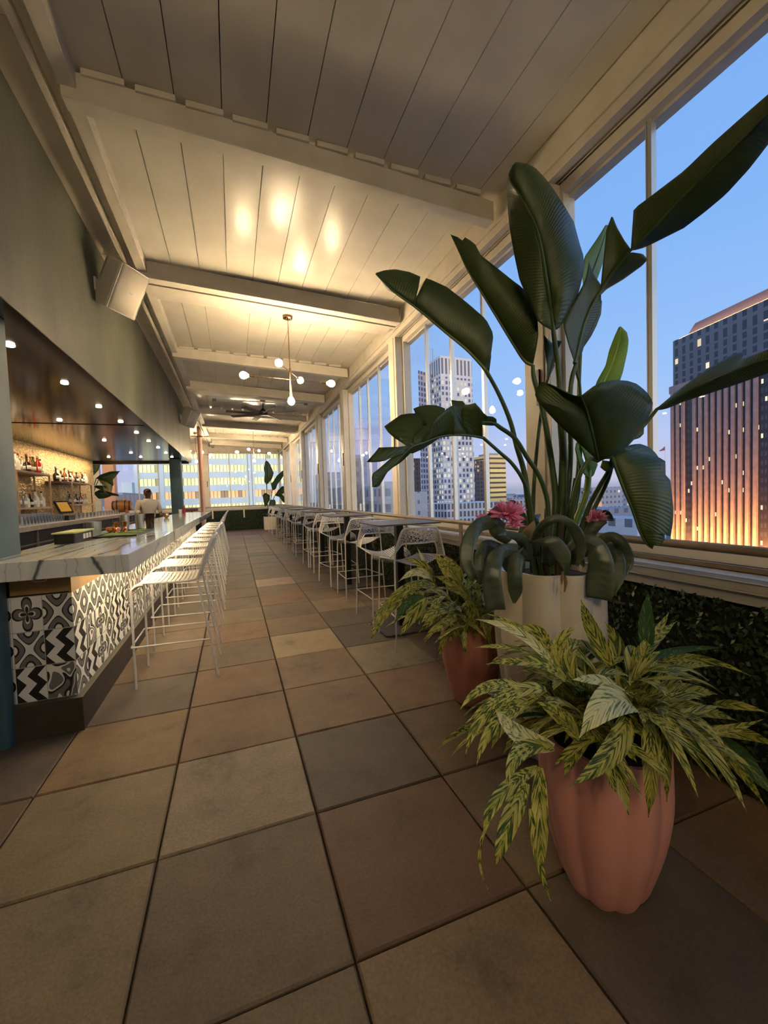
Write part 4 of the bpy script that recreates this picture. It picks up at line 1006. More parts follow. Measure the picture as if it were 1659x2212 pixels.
# 3 central upright leaf
m3_ = PX(Zc, [(705, 1355, .46), (680, 1150, .45), (645, 920, .43), (610, 700, .42), (560, 520, .42), (450, 310, .44), (365, 180, .46), (372, 120, .47)])
l3 = PX(Zc, [(705, 1355, .46), (590, 1290, .47), (520, 1130, .5), (442, 960, .52), (400, 760, .54), (366, 560, .55), (346, 360, .55), (342, 180, .53), (360, 110, .5), (378, 80, .48)])
r3 = PX(Zc, [(705, 1355, .46), (760, 1320, .46), (840, 1180, .46), (900, 1060, .46), (938, 900, .46), (945, 790, .46), (910, 680, .47), (862, 500, .48), (790, 380, .49), (690, 225, .5), (600, 115, .5), (560, 95, .49), (500, 92, .48), (440, 62, .48), (395, 72, .48)])
big_leaf([(m3_, l3, dict(bulge=.015)), (m3_, r3, dict(bulge=.07))], [base(.0, -.03)]+PX(Zb, [(520, 1350, .54), (540, 900, .52), (520, 600, .5), (500, 200, .48)])+[m3_[0]], .026, .011, rib=m3_)
# 4 long right leaf split into three pieces, reaching past the frame
rib4 = PX(Z0, [(1241, 784, .5), (1266, 687, .48), (1299, 625, .44), (1330, 580, .38), (1363, 540, .30), (1400, 505, .22), (1470, 430, .08), (1530, 372, -.03), (1595, 308, -.14), (1659, 244, -.24), (1740, 165, -.33)])
def rseg(i0, i1): return catmull(rib4, 50)[i0:i1]
s4 = [(rseg(0, 11), PX(Z0, [(1241, 784, .5), (1228, 745, .47), (1216, 700, .46), (1236, 659, .45), (1262, 610, .44), (1268, 590, .44), (1272, 566, .45), (1284, 596, .45), (1300, 618, .44)])),
      (rseg(10, 21), PX(Z0, [(1298, 617, .44), (1301, 580, .42), (1305, 548, .41), (1310, 495, .40), (1322, 465, .40), (1333, 492, .38), (1349, 520, .34), (1362, 538, .31)])),
      (rseg(20, 51), PX(Z0, [(1363, 537, .31), (1367, 479, .28), (1369, 451, .27), (1399, 429, .2), (1478, 369, .06), (1540, 309, -.04), (1603, 253, -.14), (1659, 204, -.24), (1740, 150, -.33)])),
      (rseg(0, 11), PX(Z0, [(1241, 784, .5), (1258, 760, .52), (1262, 745, .53), (1277, 715, .53), (1291, 684, .52), (1299, 655, .5), (1298, 640, .46)])),
      (rseg(9, 20), PX(Z0, [(1295, 640, .45), (1310, 625, .46), (1347, 603, .42), (1388, 573, .33), (1399, 560, .30), (1388, 548, .30), (1366, 545, .31)])),
      (rseg(20, 51), PX(Z0, [(1363, 541, .31), (1369, 541, .31), (1394, 534, .28), (1478, 492, .14), (1525, 456, .05), (1569, 419, -.03), (1619, 364, -.12), (1659, 312, -.18), (1740, 200, -.3)]))]
big_leaf([(a, b_, dict(smooth=False, bulge=.01)) for a, b_ in s4], [base(.04, -.02)]+PX(Zb, [(560, 1350, .54), (600, 900, .53), (600, 330, .52), (650, 100, .51)])+[rib4[0]], .017, .009, rib=rib4)
# 5 pale leaf behind
m5 = PX(Z0, [(1262, 640, .62), (1275, 600, .62), (1295, 545, .6), (1313, 487, .58)])
big_leaf([(m5, PX(Z0, [(1262, 640, .62), (1258, 600, .62), (1262, 556, .62), (1290, 515, .6), (1308, 486, .58), (1313, 487, .58)])), (m5, PX(Z0, [(1262, 640, .62), (1280, 622, .64), (1290, 603, .64), (1305, 560, .62), (1313, 487, .58)]))],
         [base(.05, .05)]+PX(Z0, [(1245, 1050, .62), (1250, 850, .64), (1256, 720, .64)])+[m5[0]], .013, .007, m='leaf_pale', rib=m5)
# 6 big dark leaf seen from below, in front
m6 = PX(Zb, [(840, 932, .34), (790, 700, .26), (740, 500, .2), (690, 378, .16)])
l6 = PX(Zb, [(840, 932, .34), (760, 860, .32), (640, 750, .3), (500, 620, .28), (380, 490, .27), (320, 420, .27), (298, 375, .28), (305, 320, .29), (350, 255, .3), (400, 262, .28), (470, 300, .24), (560, 350, .2), (620, 372, .18), (688, 378, .16)])
r6 = PX(Zb, [(840, 940, .34), (880, 915, .33), (960, 912, .31), (1050, 830, .28), (1150, 720, .25), (1250, 590, .22), (1300, 480, .2), (1305, 430, .19), (1275, 370, .18), (1220, 315, .17), (1160, 270, .16), (1080, 246, .15), (1000, 242, .14), (940, 246, .14), (860, 262, .14), (790, 300, .15), (692, 376, .16)])
big_leaf([(m6, l6, dict(bulge=.03)), (m6, r6, dict(bulge=.045))], [base(.03, -.06)]+PX(Zb, [(605, 1420, .42), (620, 1300, .40), (650, 1150, .38), (700, 1010, .36), (770, 915, .35)])+[m6[0]], .012, .009, rib=m6)
# 7 drooping leaf at the right
m7_ = PX(Zb, [(960, 900, .26), (1000, 1020, .24), (1060, 1180, .22), (1130, 1350, .2), (1190, 1530, .18), (1250, 1640, .17), (1300, 1680, .17)])
r7 = PX(Zb, [(965, 890, .26), (1060, 830, .25), (1200, 870, .22), (1330, 895, .19), (1410, 920, .17), (1412, 1050, .16), (1450, 1080, .15), (1465, 1200, .14), (1480, 1350, .14), (1475, 1450, .14), (1455, 1575, .14), (1438, 1520, .14), (1380, 1500, .15), (1410, 1580, .15), (1380, 1650, .15), (1325, 1620, .16), (1300, 1680, .17)])
b7 = PX(Zb, [(965, 885, .27), (1060, 820, .3), (1120, 790, .32), (1210, 785, .32), (1300, 830, .32), (1360, 910, .3), (1400, 1100, .28), (1400, 1400, .25), (1340, 1600, .2), (1300, 1680, .17)])
big_leaf([(m7_, r7, dict(bulge=.03)), (m7_, b7, dict(bulge=0))], [base(.08, -.04)]+PX(Zb, [(740, 1370, .46), (800, 1240, .42), (860, 1130, .38), (930, 1010, .32)])+[m7_[0]], .013, .009, rib=m7_)
b = MB(); strip_(b, PX(Zb, [(855, 985, .3), (900, 1020, .3), (945, 1025, .3)]), PX(Zb, [(875, 925, .3), (940, 935, .3), (962, 950, .3), (945, 1025, .3)]), n=8, m=4); o = build('leaf', b, M['leaf'], planter, smooth=True, solid=.002)
# 8 far right narrow leaf
rib8 = PX(Z0, [(1419, 884, .30), (1481, 848, .18), (1535, 822, .06), (1600, 795, -.08), (1659, 775, -.18), (1720, 757, -.26)])
u8 = PX(Z0, [(1419, 882, .30), (1445, 860, .27), (1481, 831, .2), (1531, 795, .1), (1582, 766, 0), (1611, 759, -.05), (1600, 777, -.06), (1640, 762, -.14), (1659, 755, -.18), (1720, 738, -.26)])
d8 = PX(Z0, [(1419, 886, .30), (1437, 884, .28), (1481, 866, .2), (1535, 849, .09), (1589, 831, -.03), (1659, 806, -.16), (1720, 785, -.26)])
big_leaf([(rib8, u8, dict(bulge=.015)), (rib8, d8, dict(bulge=.01))], [base(.09, -.0)]+PX(Zb, [(880, 1180, .46), (960, 960, .42), (1050, 830, .38), (1150, 715, .36), (1260, 590, .33)])+[rib8[0]], .012, .008, rib=rib8)
b = MB(); strip_(b, PX(Zb, [(1130, 745, .36), (1200, 670, .36), (1226, 640, .35)]), PX(Zb, [(1140, 750, .36), (1190, 735, .37), (1225, 700, .37), (1228, 650, .36)]), n=8, m=3); build('leaf', b, M['leaf'], planter, smooth=True, solid=.002)
# 9 young bright leaf with its broad pale stalk
m9 = PX(Z0, [(1290, 850, .55), (1308, 815, .54), (1325, 775, .52), (1336, 740, .5), (1341, 706, .48)])
big_leaf([(m9, PX(Z0, [(1280, 850, .55), (1290, 822, .55), (1308, 790, .54), (1316, 756, .53), (1328, 725, .5), (1337, 706, .48), (1341, 705, .48)])), (m9, PX(Z0, [(1300, 850, .55), (1338, 825, .53), (1345, 805, .52), (1355, 760, .5), (1358, 735, .48), (1354, 718, .48), (1341, 705, .48)]))],
         [base(.08, .05)]+PX(Z0, [(1262, 1080, .56), (1272, 1000, .56), (1284, 930, .56)])+[m9[0]], .02, .009, m='leaf_light', pm='stalk_light', rib=m9, label='bright yellow-green young leaf')
b = MB(); strip_(b, PX(Zb, [(770, 1080, .55), (700, 900, .54), (660, 780, .54)]), PX(Zb, [(720, 1050, .52), (660, 930, .52), (642, 830, .52), (650, 775, .54)]), n=12, m=4, bulge=.015)
strip_(b, PX(Zb, [(770, 1080, .55), (720, 900, .54), (680, 780, .54)]), PX(Zb, [(800, 1050, .56), (835, 960, .56), (800, 860, .56), (700, 770, .55)]), n=12, m=4, bulge=.015)
o = build('leaf', b, M['leaf_light'], planter, smooth=True, solid=.002); o['label'] = 'rolled bright green new leaf'
# 10 frayed arching leaf at the left
rib10 = PX(Zd, [(1290, 810, .42), (1200, 792, .4), (1100, 780, .38), (950, 778, .35), (800, 805, .32), (650, 862, .29), (530, 905, .27), (440, 990, .25), (340, 1090, .24), (240, 1180, .23), (120, 1325, .22)])
RB = catmull(rib10, 60)
s10 = [(RB[0:9], PX(Zd, [(1282, 808, .42), (1282, 700, .36), (1265, 520, .32), (1210, 440, .32), (1110, 465, .33), (1060, 470, .34), (1050, 560, .35), (1080, 700, .37)])),
       (RB[7:20], PX(Zd, [(1110, 765, .38), (1060, 600, .38), (1100, 420, .40), (1040, 425, .4), (950, 408, .4), (975, 500, .35), (990, 640, .34), (960, 740, .34)])),
       (RB[17:30], PX(Zd, [(980, 770, .34), (990, 640, .3), (965, 460, .29), (860, 540, .27), (740, 660, .26), (735, 740, .27), (690, 800, .28), (640, 850, .28)])),
       (RB[22:34], PX(Zd, [(830, 790, .33), (900, 510, .40), (850, 480, .42), (740, 458, .42), (540, 490, .42), (600, 550, .38), (660, 640, .34), (700, 650, .32), (560, 770, .3), (540, 860, .28)])),
       (RB[30:37], PX(Zd, [(600, 850, .29), (690, 650, .34), (600, 552, .37), (560, 550, .38), (430, 560, .38), (340, 620, .36), (230, 700, .34), (350, 810, .31), (430, 860, .29), (505, 912, .27)])),
       (RB[20:36], PX(Zd, [(820, 810, .33), (740, 870, .34), (640, 930, .33), (540, 975, .31), (500, 960, .28)])),
       (RB[35:42], PX(Zd, [(500, 905, .27), (470, 895, .27), (350, 915, .26), (190, 908, .25), (150, 960, .24), (50, 1072, .23), (140, 1065, .23), (240, 1060, .23), (300, 1010, .24), (420, 990, .25)])),
       (RB[36:61], PX(Zd, [(470, 935, .27), (330, 1010, .25), (250, 1080, .24), (180, 1140, .23), (112, 1192, .22), (115, 1260, .22), (118, 1325, .22)])),
       (RB[34:61], PX(Zd, [(520, 970, .28), (440, 1050, .28), (380, 1092, .28), (340, 1115, .27), (270, 1175, .25), (225, 1260, .24), (180, 1330, .23), (122, 1328, .22)]))]
big_leaf([(a, b_, dict(smooth=False, n=14, m=5, bulge=.012)) for a, b_ in s10], [base(-.09, -.06)]+PX(Zb, [(270, 1380, .5), (245, 1230, .49), (190, 1080, .47), (100, 950, .45), (0, 860, .44)])+[rib10[0]], .011, .007, rib=rib10, label='frayed leaf with brown torn tips')
# 11 rolled leaf on its stalk
m11 = PX(Zd, [(1430, 672, .47), (1380, 650, .46), (1320, 640, .45), (1260, 640, .44)])
big_leaf([(m11, PX(Zd, [(1430, 665, .47), (1425, 610, .45), (1390, 585, .44), (1330, 580, .42), (1290, 545, .42), (1240, 480, .42)])), (m11, PX(Zd, [(1430, 678, .47), (1380, 680, .47), (1320, 678, .46), (1268, 672, .44), (1262, 655, .44)]))],
         [base(-.05, -.06)]+PX(Zb, [(410, 1400, .5), (395, 1230, .5), (330, 1050, .49), (230, 900, .48), (130, 740, .48), (0, 645, .47)])+[m11[0]], .013, .009, rib=m11)
# 12 twisted dark leaf behind the centre
m12 = PX(Zb, [(400, 262, .62), (440, 130, .62), (470, 20, .62), (460, -60, .62)])
big_leaf([(m12, PX(Zb, [(400, 262, .62), (402, 110, .6), (380, -20, .6), (375, -140, .6), (460, -60, .62)])), (m12, PX(Zb, [(400, 262, .62), (470, 110, .62), (478, 10, .62), (530, -90, .62), (470, -100, .62)]))],
         [base(-.07, .04)]+PX(Zb, [(280, 1350, .62), (300, 980, .62), (345, 560, .62)])+[m12[0]], .012, .008, rib=m12)
m13 = PX(Zc, [(900, 1400, .56), (945, 1300, .57), (1020, 1190, .57), (1080, 1120, .57)])
big_leaf([(m13, PX(Zc, [(900, 1400, .56), (940, 1480, .58), (1000, 1390, .58), (1040, 1310, .58), (1075, 1220, .58), (1082, 1115, .57)])), (m13, PX(Zc, [(905, 1380, .56), (960, 1240, .56), (1030, 1150, .56), (1080, 1120, .57)]))],
         [base(.02, .06)]+PX(Zb, [(640, 1350, .6), (690, 700, .6), (680, 300, .58), (655, 150, .57)])+[m13[0]], .011, .007, rib=m13)
# leaf-base stalks crowding the middle
for k in range(9):
    a = rnd.uniform(0, 6.28); rr = rnd.uniform(.02, .09); h = rnd.uniform(.25, .55)
    p0 = base(rr*math.cos(a), rr*math.sin(a), .9); p1 = p0+Vector((rr*math.cos(a)*.8, rr*math.sin(a)*.8, h))
    b = MB(); b.tube([p0, p0.lerp(p1, .5), p1], [.022, .018, .007], 8); build('stalk', b, M['stalk_brown' if k % 2 else 'stalk'], planter, smooth=True)

# ---- bromeliads round the rim
def bromat():
    m = leafmat('bromeliad_leaf', '303d2b', '66735f', '4a5846', .12, .3, 30, 9.0, .3, .75); return m
M['brom'] = bromat(); M['brom_brown'] = leafmat('dried_bromeliad_leaf', '7a6a4c', '8f7d5c', 'a8957a', .15, .6, 14)
M['pink'] = noisy('pink_bracts', 'ee86b6', 'f6b0d0', 20, .5)
Zr = (980, 1060, 3.95)
def ribbon(z, path, wpx, name='bromeliad_leaf', m='brom', parent=None, tipw=.15, curl=.006):
    """strap leaf along a surveyed path; wpx = list of widths in zoomed pixels"""
    pts_ = [at(z[0]+p[0]/z[2], z[1]+p[1]/z[2], p[2]) for p in path]; n = 22; c = catmull(pts_, n)
    rows = []; uvs = []; d = 0
    for i in range(n+1):
        t = i/n; q = t*(len(wpx)-1); k = min(int(q), len(wpx)-2); w = wpx[k]+(wpx[k+1]-wpx[k])*(q-k)
        dist = (c[i]-CAM).dot(_f); w = w/z[2]*dist/FPX/2
        tan = (c[min(i+1, n)]-c[max(i-1, 0)]).normalized(); view = (c[i]-CAM).normalized()
        side = tan.cross(view)
        if side.length < .2: side = tan.cross(Vector((.5, .8, .3)))
        side.normalize(); nr = side.cross(tan).normalized()
        if i: d += (c[i]-c[i-1]).length
        row = []; uv = []
        for j in range(7):
            s = -1+j/3; row.append(c[i]+side*s*w*(1-.12*math.sin(t*7+len(wpx)))+nr*(abs(s)-.5)*w*.55*math.cos(t*2.2)); uv.append((d, abs(s)*w))
        rows.append(row); uvs.append(uv)
    b = MB(); b.grid(rows, uvs); return build(name, b, M[m], parent, smooth=True, solid=.002)
BR = [
    ([(420, 330, .47), (330, 275, .42), (210, 300, .37), (130, 430, .33), (110, 600, .31), (180, 760, .30)], [90, 130, 130, 110, 60], 'brom'),
    ([(480, 420, .47), (360, 340, .44), (330, 220, .46), (370, 150, .5)], [90, 110, 90, 40], 'brom'),
    ([(620, 560, .42), (520, 505, .34), (400, 530, .28), (330, 660, .25), (330, 830, .24), (360, 1020, .24)], [60, 110, 150, 150, 150], 'brom'),
    ([(560, 500, .42), (540, 560, .31), (520, 700, .28), (525, 850, .28), (515, 960, .29)], [90, 140, 135, 110, 20], 'brom'),
    ([(700, 560, .44), (705, 400, .36), (780, 280, .3), (900, 235, .27), (1010, 300, .25), (1075, 420, .24), (1085, 540, .25), (1050, 640, .27)], [80, 90, 70, 60, 90, 80, 30], 'brom'),
    ([(640, 440, .36), (740, 440, .3), (850, 450, .27), (930, 560, .25), (960, 700, .25)], [10, 60, 150, 130, 10], 'brom'),
    ([(930, 690, .25), (925, 760, .25), (920, 800, .25)], [18, 26, 8], 'brom_brown'),
    ([(950, 720, .25), (955, 790, .25), (945, 865, .25)], [14, 30, 12], 'brom_brown'),
    ([(960, 560, .42), (1080, 460, .33), (1200, 470, .28), (1255, 620, .25), (1250, 780, .25), (1235, 925, .25)], [90, 160, 200, 210, 180], 'brom'),
    ([(1150, 560, .45), (1270, 420, .4), (1370, 400, .36), (1450, 490, .33), (1470, 620, .32), (1420, 760, .32)], [60, 90, 110, 110, 40], 'brom'),
    ([(1170, 560, .45), (1330, 500, .38), (1400, 600, .33), (1390, 740, .31), (1330, 890, .3)], [70, 130, 130, 110, 60], 'brom'),
    ([(1130, 560, .5), (1140, 420, .48), (1200, 300, .46), (1290, 220, .44), (1365, 255, .43)], [90, 110, 120, 110, 8], 'brom'),
    ([(1100, 500, .52), (1110, 380, .55), (1150, 260, .56), (1190, 170, .56)], [60, 110, 90, 20], 'brom'),
    ([(560, 400, .52), (600, 250, .58), (560, 150, .62), (500, 90, .63), (430, 125, .62)], [40, 60, 30, 24, 6], 'brom'),
    ([(640, 440, .46), (650, 350, .45), (670, 300, .45), (690, 255, .46)], [110, 110, 60, 4], 'brom_brown'),
    ([(700, 420, .5), (640, 290, .55), (580, 230, .6), (540, 175, .62)], [80, 90, 70, 20], 'brom'),
    ([(640, 600, .45), (600, 440, .38), (480, 370, .33), (370, 380, .3)], [60, 110, 60, 4], 'brom'),
    ([(600, 640, .44), (450, 560, .36), (380, 610, .31), (350, 720, .29)], [70, 90, 60, 20], 'brom_brown'),
    ([(480, 560, .5), (300, 470, .44), (230, 540, .4), (210, 700, .38), (230, 800, .38)], [90, 110, 100, 80, 20], 'brom'),
    ([(1000, 620, .45), (1060, 560, .38), (1090, 600, .34), (1110, 650, .32)], [50, 70, 60, 10], 'brom'),
    ([(820, 640, .5), (800, 520, .4), (830, 440, .36), (900, 400, .36)], [80, 90, 60, 10], 'brom'),
    ([(760, 620, .6), (720, 400, .66), (700, 250, .72), (740, 200, .76)], [80, 90, 60, 10], 'brom'),
    ([(900, 620, .6), (980, 400, .68), (1040, 280, .76), (1090, 260, .82)], [80, 90, 60, 10], 'brom'),
    ([(600, 640, .4), (480, 660, .36), (430, 600, .34), (400, 570, .33)], [80, 90, 60, 10], 'brom'),
]
for pth, wd, mm_ in BR: ribbon(Zr, pth, wd, m=mm_, parent=planter)
def flower(c, r, n, name='bromeliad_flower', squash=.8):
    b = MB()
    for k in range(n):
        a = rnd.uniform(0, 6.283); e = rnd.uniform(-.3, 1.3); d = Vector((math.cos(a)*math.cos(e), math.sin(a)*math.cos(e), math.sin(e)*squash)); L_ = r*rnd.uniform(.7, 1.15)
        s = d.cross(Vector((rnd.uniform(-1, 1), rnd.uniform(-1, 1), .6))).normalized()*r*.13; t = d.cross(s)*.4
        p0 = c+d*r*.15; p1 = c+d*L_*.55; p2 = c+d*L_
        b.quad(p0-s*.5, p1-s, p2, p1+s); b.quad(p0-t, p1-t*1.5, p2, p1+t*1.5)
    b.sphere(c, r*.3, 8, 6)
    return build(name, b, M['pink'], planter, solid=.0008)
flower(at(1048, 1126, .5), .055, 60); flower(at(1096, 1112, .40), .085, 130); flower(at(1110, 1133, .37), .05, 50); flower(at(1287, 1119, .44), .06, 90); flower(at(1272, 1124, .43), .035, 30)

# ---- variegated ginger
def gingermat(name, g1, g2, y1, y2, bias):
    m = mat(name, g1, .55, 0, .3); t = m.node_tree; L = t.links
    uv = N(t, 'ShaderNodeUVMap'); sp = N(t, 'ShaderNodeSeparateXYZ'); L.new(uv.outputs[0], sp.inputs[0])
    w = N(t, 'ShaderNodeMath', operation='MULTIPLY_ADD'); L.new(sp.outputs[1], w.inputs[0]); w.inputs[1].default_value = -4.6; L.new(sp.outputs[0], w.inputs[2])
    cmb = N(t, 'ShaderNodeCombineXYZ'); L.new(w.outputs[0], cmb.inputs[0]); L.new(sp.outputs[2], cmb.inputs[1])
    tc = N(t, 'ShaderNodeTexCoord'); 
    s2 = N(t, 'ShaderNodeMath', operation='MULTIPLY'); L.new(sp.outputs[1], s2.inputs[0]); s2.inputs[1].default_value = .6
    c2 = N(t, 'ShaderNodeCombineXYZ'); L.new(w.outputs[0], c2.inputs[0]); L.new(s2.outputs[0], c2.inputs[1])
    oi = N(t, 'ShaderNodeTexNoise', i_Scale=1.3); L.new(tc.outputs['Object'], oi.inputs[0]); L.new(oi.outputs[0], c2.inputs[2])
    nz = N(t, 'ShaderNodeTexNoise', i_Scale=60.0, i_Detail=2.5, i_Roughness=.6); L.new(c2.outputs[0], nz.inputs[0])
    r = ramp(t, [(bias-.07, lin(g1)), (bias-.02, lin(g2)), (bias+.03, lin(y1)), (bias+.2, lin(y2))], nz.outputs[0])
    L.new(r.outputs[0], P(m).inputs['Base Color'])
    tr = N(t, 'ShaderNodeBsdfTranslucent'); L.new(r.outputs[0], tr.inputs[0]); x = N(t, 'ShaderNodeMixShader'); x.inputs[0].default_value = .25
    L.new(P(m).outputs[0], x.inputs[1]); L.new(tr.outputs[0], x.inputs[2]); L.new(x.outputs[0], t.nodes['Material Output'].inputs[0]); return m
M['ginger'] = gingermat('variegated_ginger_leaf', '34481e', '587028', 'a6a248', 'cdc774', .475)
M['ginger_pale'] = gingermat('pale_variegated_leaf', '5a7450', '8ea066', 'd2d294', 'e6e2b4', .44)
M['ginger_green'] = gingermat('green_ginger_leaf', '3a5a34', '5a7c48', '7c9a5c', '9ab070', .62)
def gleaf(b, P0, P1, P2, w, fold=.35, up=None, nseg=14):
    """lance-shaped leaf on a quadratic path P0 -> P2, widest in the middle, folded along its midrib"""
    rows = []; uvs = []; d = 0; last = None; off = rnd.random()*20
    for i in range(nseg+1):
        t = i/nseg; p = P0*(1-t)**2+P1*2*t*(1-t)+P2*t*t; tan = ((P1-P0)*(1-t)+(P2-P1)*t).normalized()
        if last is not None: d += (p-last).length
        last = p
        hw = w/2*(math.sin(math.pi*min(1, t*.94+.06)**.8)**.8)*(1 if t < .85 else (1-t)/.15*.75+.25) if t < 1 else .0008
        sd = tan.cross(up if up is not None else Vector((0, 0, 1)))
        if sd.length < .15: sd = tan.cross(Vector((.6, -.7, .2)))
        sd.normalize(); nr = sd.cross(tan).normalized()
        row = []; uv = []
        for j in range(5):
            s = -1+j/2; wav = .08*math.sin(t*9+s)*hw
            row.append(p+sd*s*hw+nr*(abs(s)*hw*fold+wav)); uv.append((d+off, abs(s)*hw))
        rows.append(row); uvs.append(uv)
    b.grid(rows, uvs)
def ginger(label, c, H, rt, m, stems, hand, seed, nleaf=(5, 8), spread=.45, lift=.34, llen=.24, avoid=None, skip=None):
    r = thing('potted_ginger', label, 'potted plant', (c[0], c[1], 0), 'variegated gingers in fluted pots')
    fluted((c[0], c[1], 0), potprof(H, rt*.62, rt), 9, m, r, .085)
    b = MB(); b.lathe((c[0], c[1], H-.06), [(rt*.86, 0), (rt*.86, .015), (rt*.3, .03)], 24); build('soil', b, M['soil'], r)
    g = random.Random(seed); C0 = Vector((c[0], c[1], H-.05))
    for k in range(stems):
        a = 2*math.pi*(k+g.uniform(-.3, .3))/stems*1.0; el = g.uniform(.25, 1.0)
        near_ = bool(skip and skip(a))
        if near_: el = g.uniform(.75, 1.05)
        out = spread*(1.15-el*.75)*g.uniform(.75, 1.15)*(.7 if near_ else 1); hgt = lift*(.35+el*.8)*g.uniform(.8, 1.1)*(.75 if near_ else 1)
        d = Vector((math.cos(a), math.sin(a), 0)); p0 = C0+d*rt*.35*g.random()+Vector((g.uniform(-.03, .03), g.uniform(-.03, .03), 0))
        p1 = p0+d*out*.45+Vector((0, 0, hgt)); p2 = p0+d*out+Vector((0, 0, hgt*(.9-.75*(1-el))))
        path = [p0*(1-t)**2+p1*2*t*(1-t)+p2*t*t for t in [i/12 for i in range(13)]]
        b = MB(); b.tube(path, [.006-.004*i/12 for i in range(13)], 6)
        st = build('stem', b, M['stalk_light'], r, smooth=True)
        b = MB(); n = g.randint(*nleaf)
        for q in range(n):
            t = .22+.78*q/(n-1); i = min(11, int(t*12)); p = path[i].lerp(path[i+1], t*12-i) if t < 1 else path[-1]
            tan = (path[min(i+1, 12)]-path[i]).normalized(); side = (-1 if q % 2 else 1)
            lat = tan.cross(Vector((0, 0, 1))).normalized()*side
            L_ = llen*g.uniform(.75, 1.15)*(1 if q < n-1 else 1.1); dd = (tan*.75+lat*(.75 if q < n-1 else .1)+Vector((0, 0, g.uniform(-.05, .35)))).normalized()
            e = p+dd*L_; e.z -= L_*(g.uniform(-.05, .3) if near_ else g.uniform(.05, .55))
            mid = p+dd*L_*.55+Vector((0, 0, L_*.10))
            if e.x > 2.93: e.x = 2.93-g.random()*.02; mid.x = min(mid.x, 2.9)
            mid.x = min(mid.x, 2.9)
            if e.z < .03: e.z = .03
            gleaf(b, p, mid, e, g.uniform(.03, .048), g.uniform(.15, .5))
        build('foliage', b, M['ginger_green'] if g.random() < .04 else M['ginger'], st, smooth=True)
    for (z, pth, w, mn) in hand:
        p = []
        for q in pth:
            Y = q[2]; v = at(z[0]+q[0]/z[2], z[1]+q[1]/z[2], Y)
            while v.x > 2.9: Y -= .03; v = at(z[0]+q[0]/z[2], z[1]+q[1]/z[2], Y)
            while v.z < .02: Y -= .02; v = at(z[0]+q[0]/z[2], z[1]+q[1]/z[2], Y)
            p.append(v)
        P0, Pm, P2 = p; P1 = Pm*2-(P0+P2)*.5
        dist = (Pm-CAM).dot(_f); ww = w/z[2]*dist/FPX
        b = MB(); view = (Pm-CAM).normalized(); tan = (P2-P0).normalized(); sd = tan.cross(view)
        up = sd.cross(tan).normalized()
        if up.dot(view) > 0: up = -up
        up = (up+Vector((0, 0, .25))).normalized()
        gleaf(b, P0, P1, P2, ww, .25, up=up, nseg=18)
        o = build('leaf', b, M[mn], r, smooth=True)
        if mn == 'ginger_pale': o['label'] = 'pale cream-and-green striped leaf'
    return r
Zp = (960, 1220, 2.373); Zq = (780, 1180, 5.184)
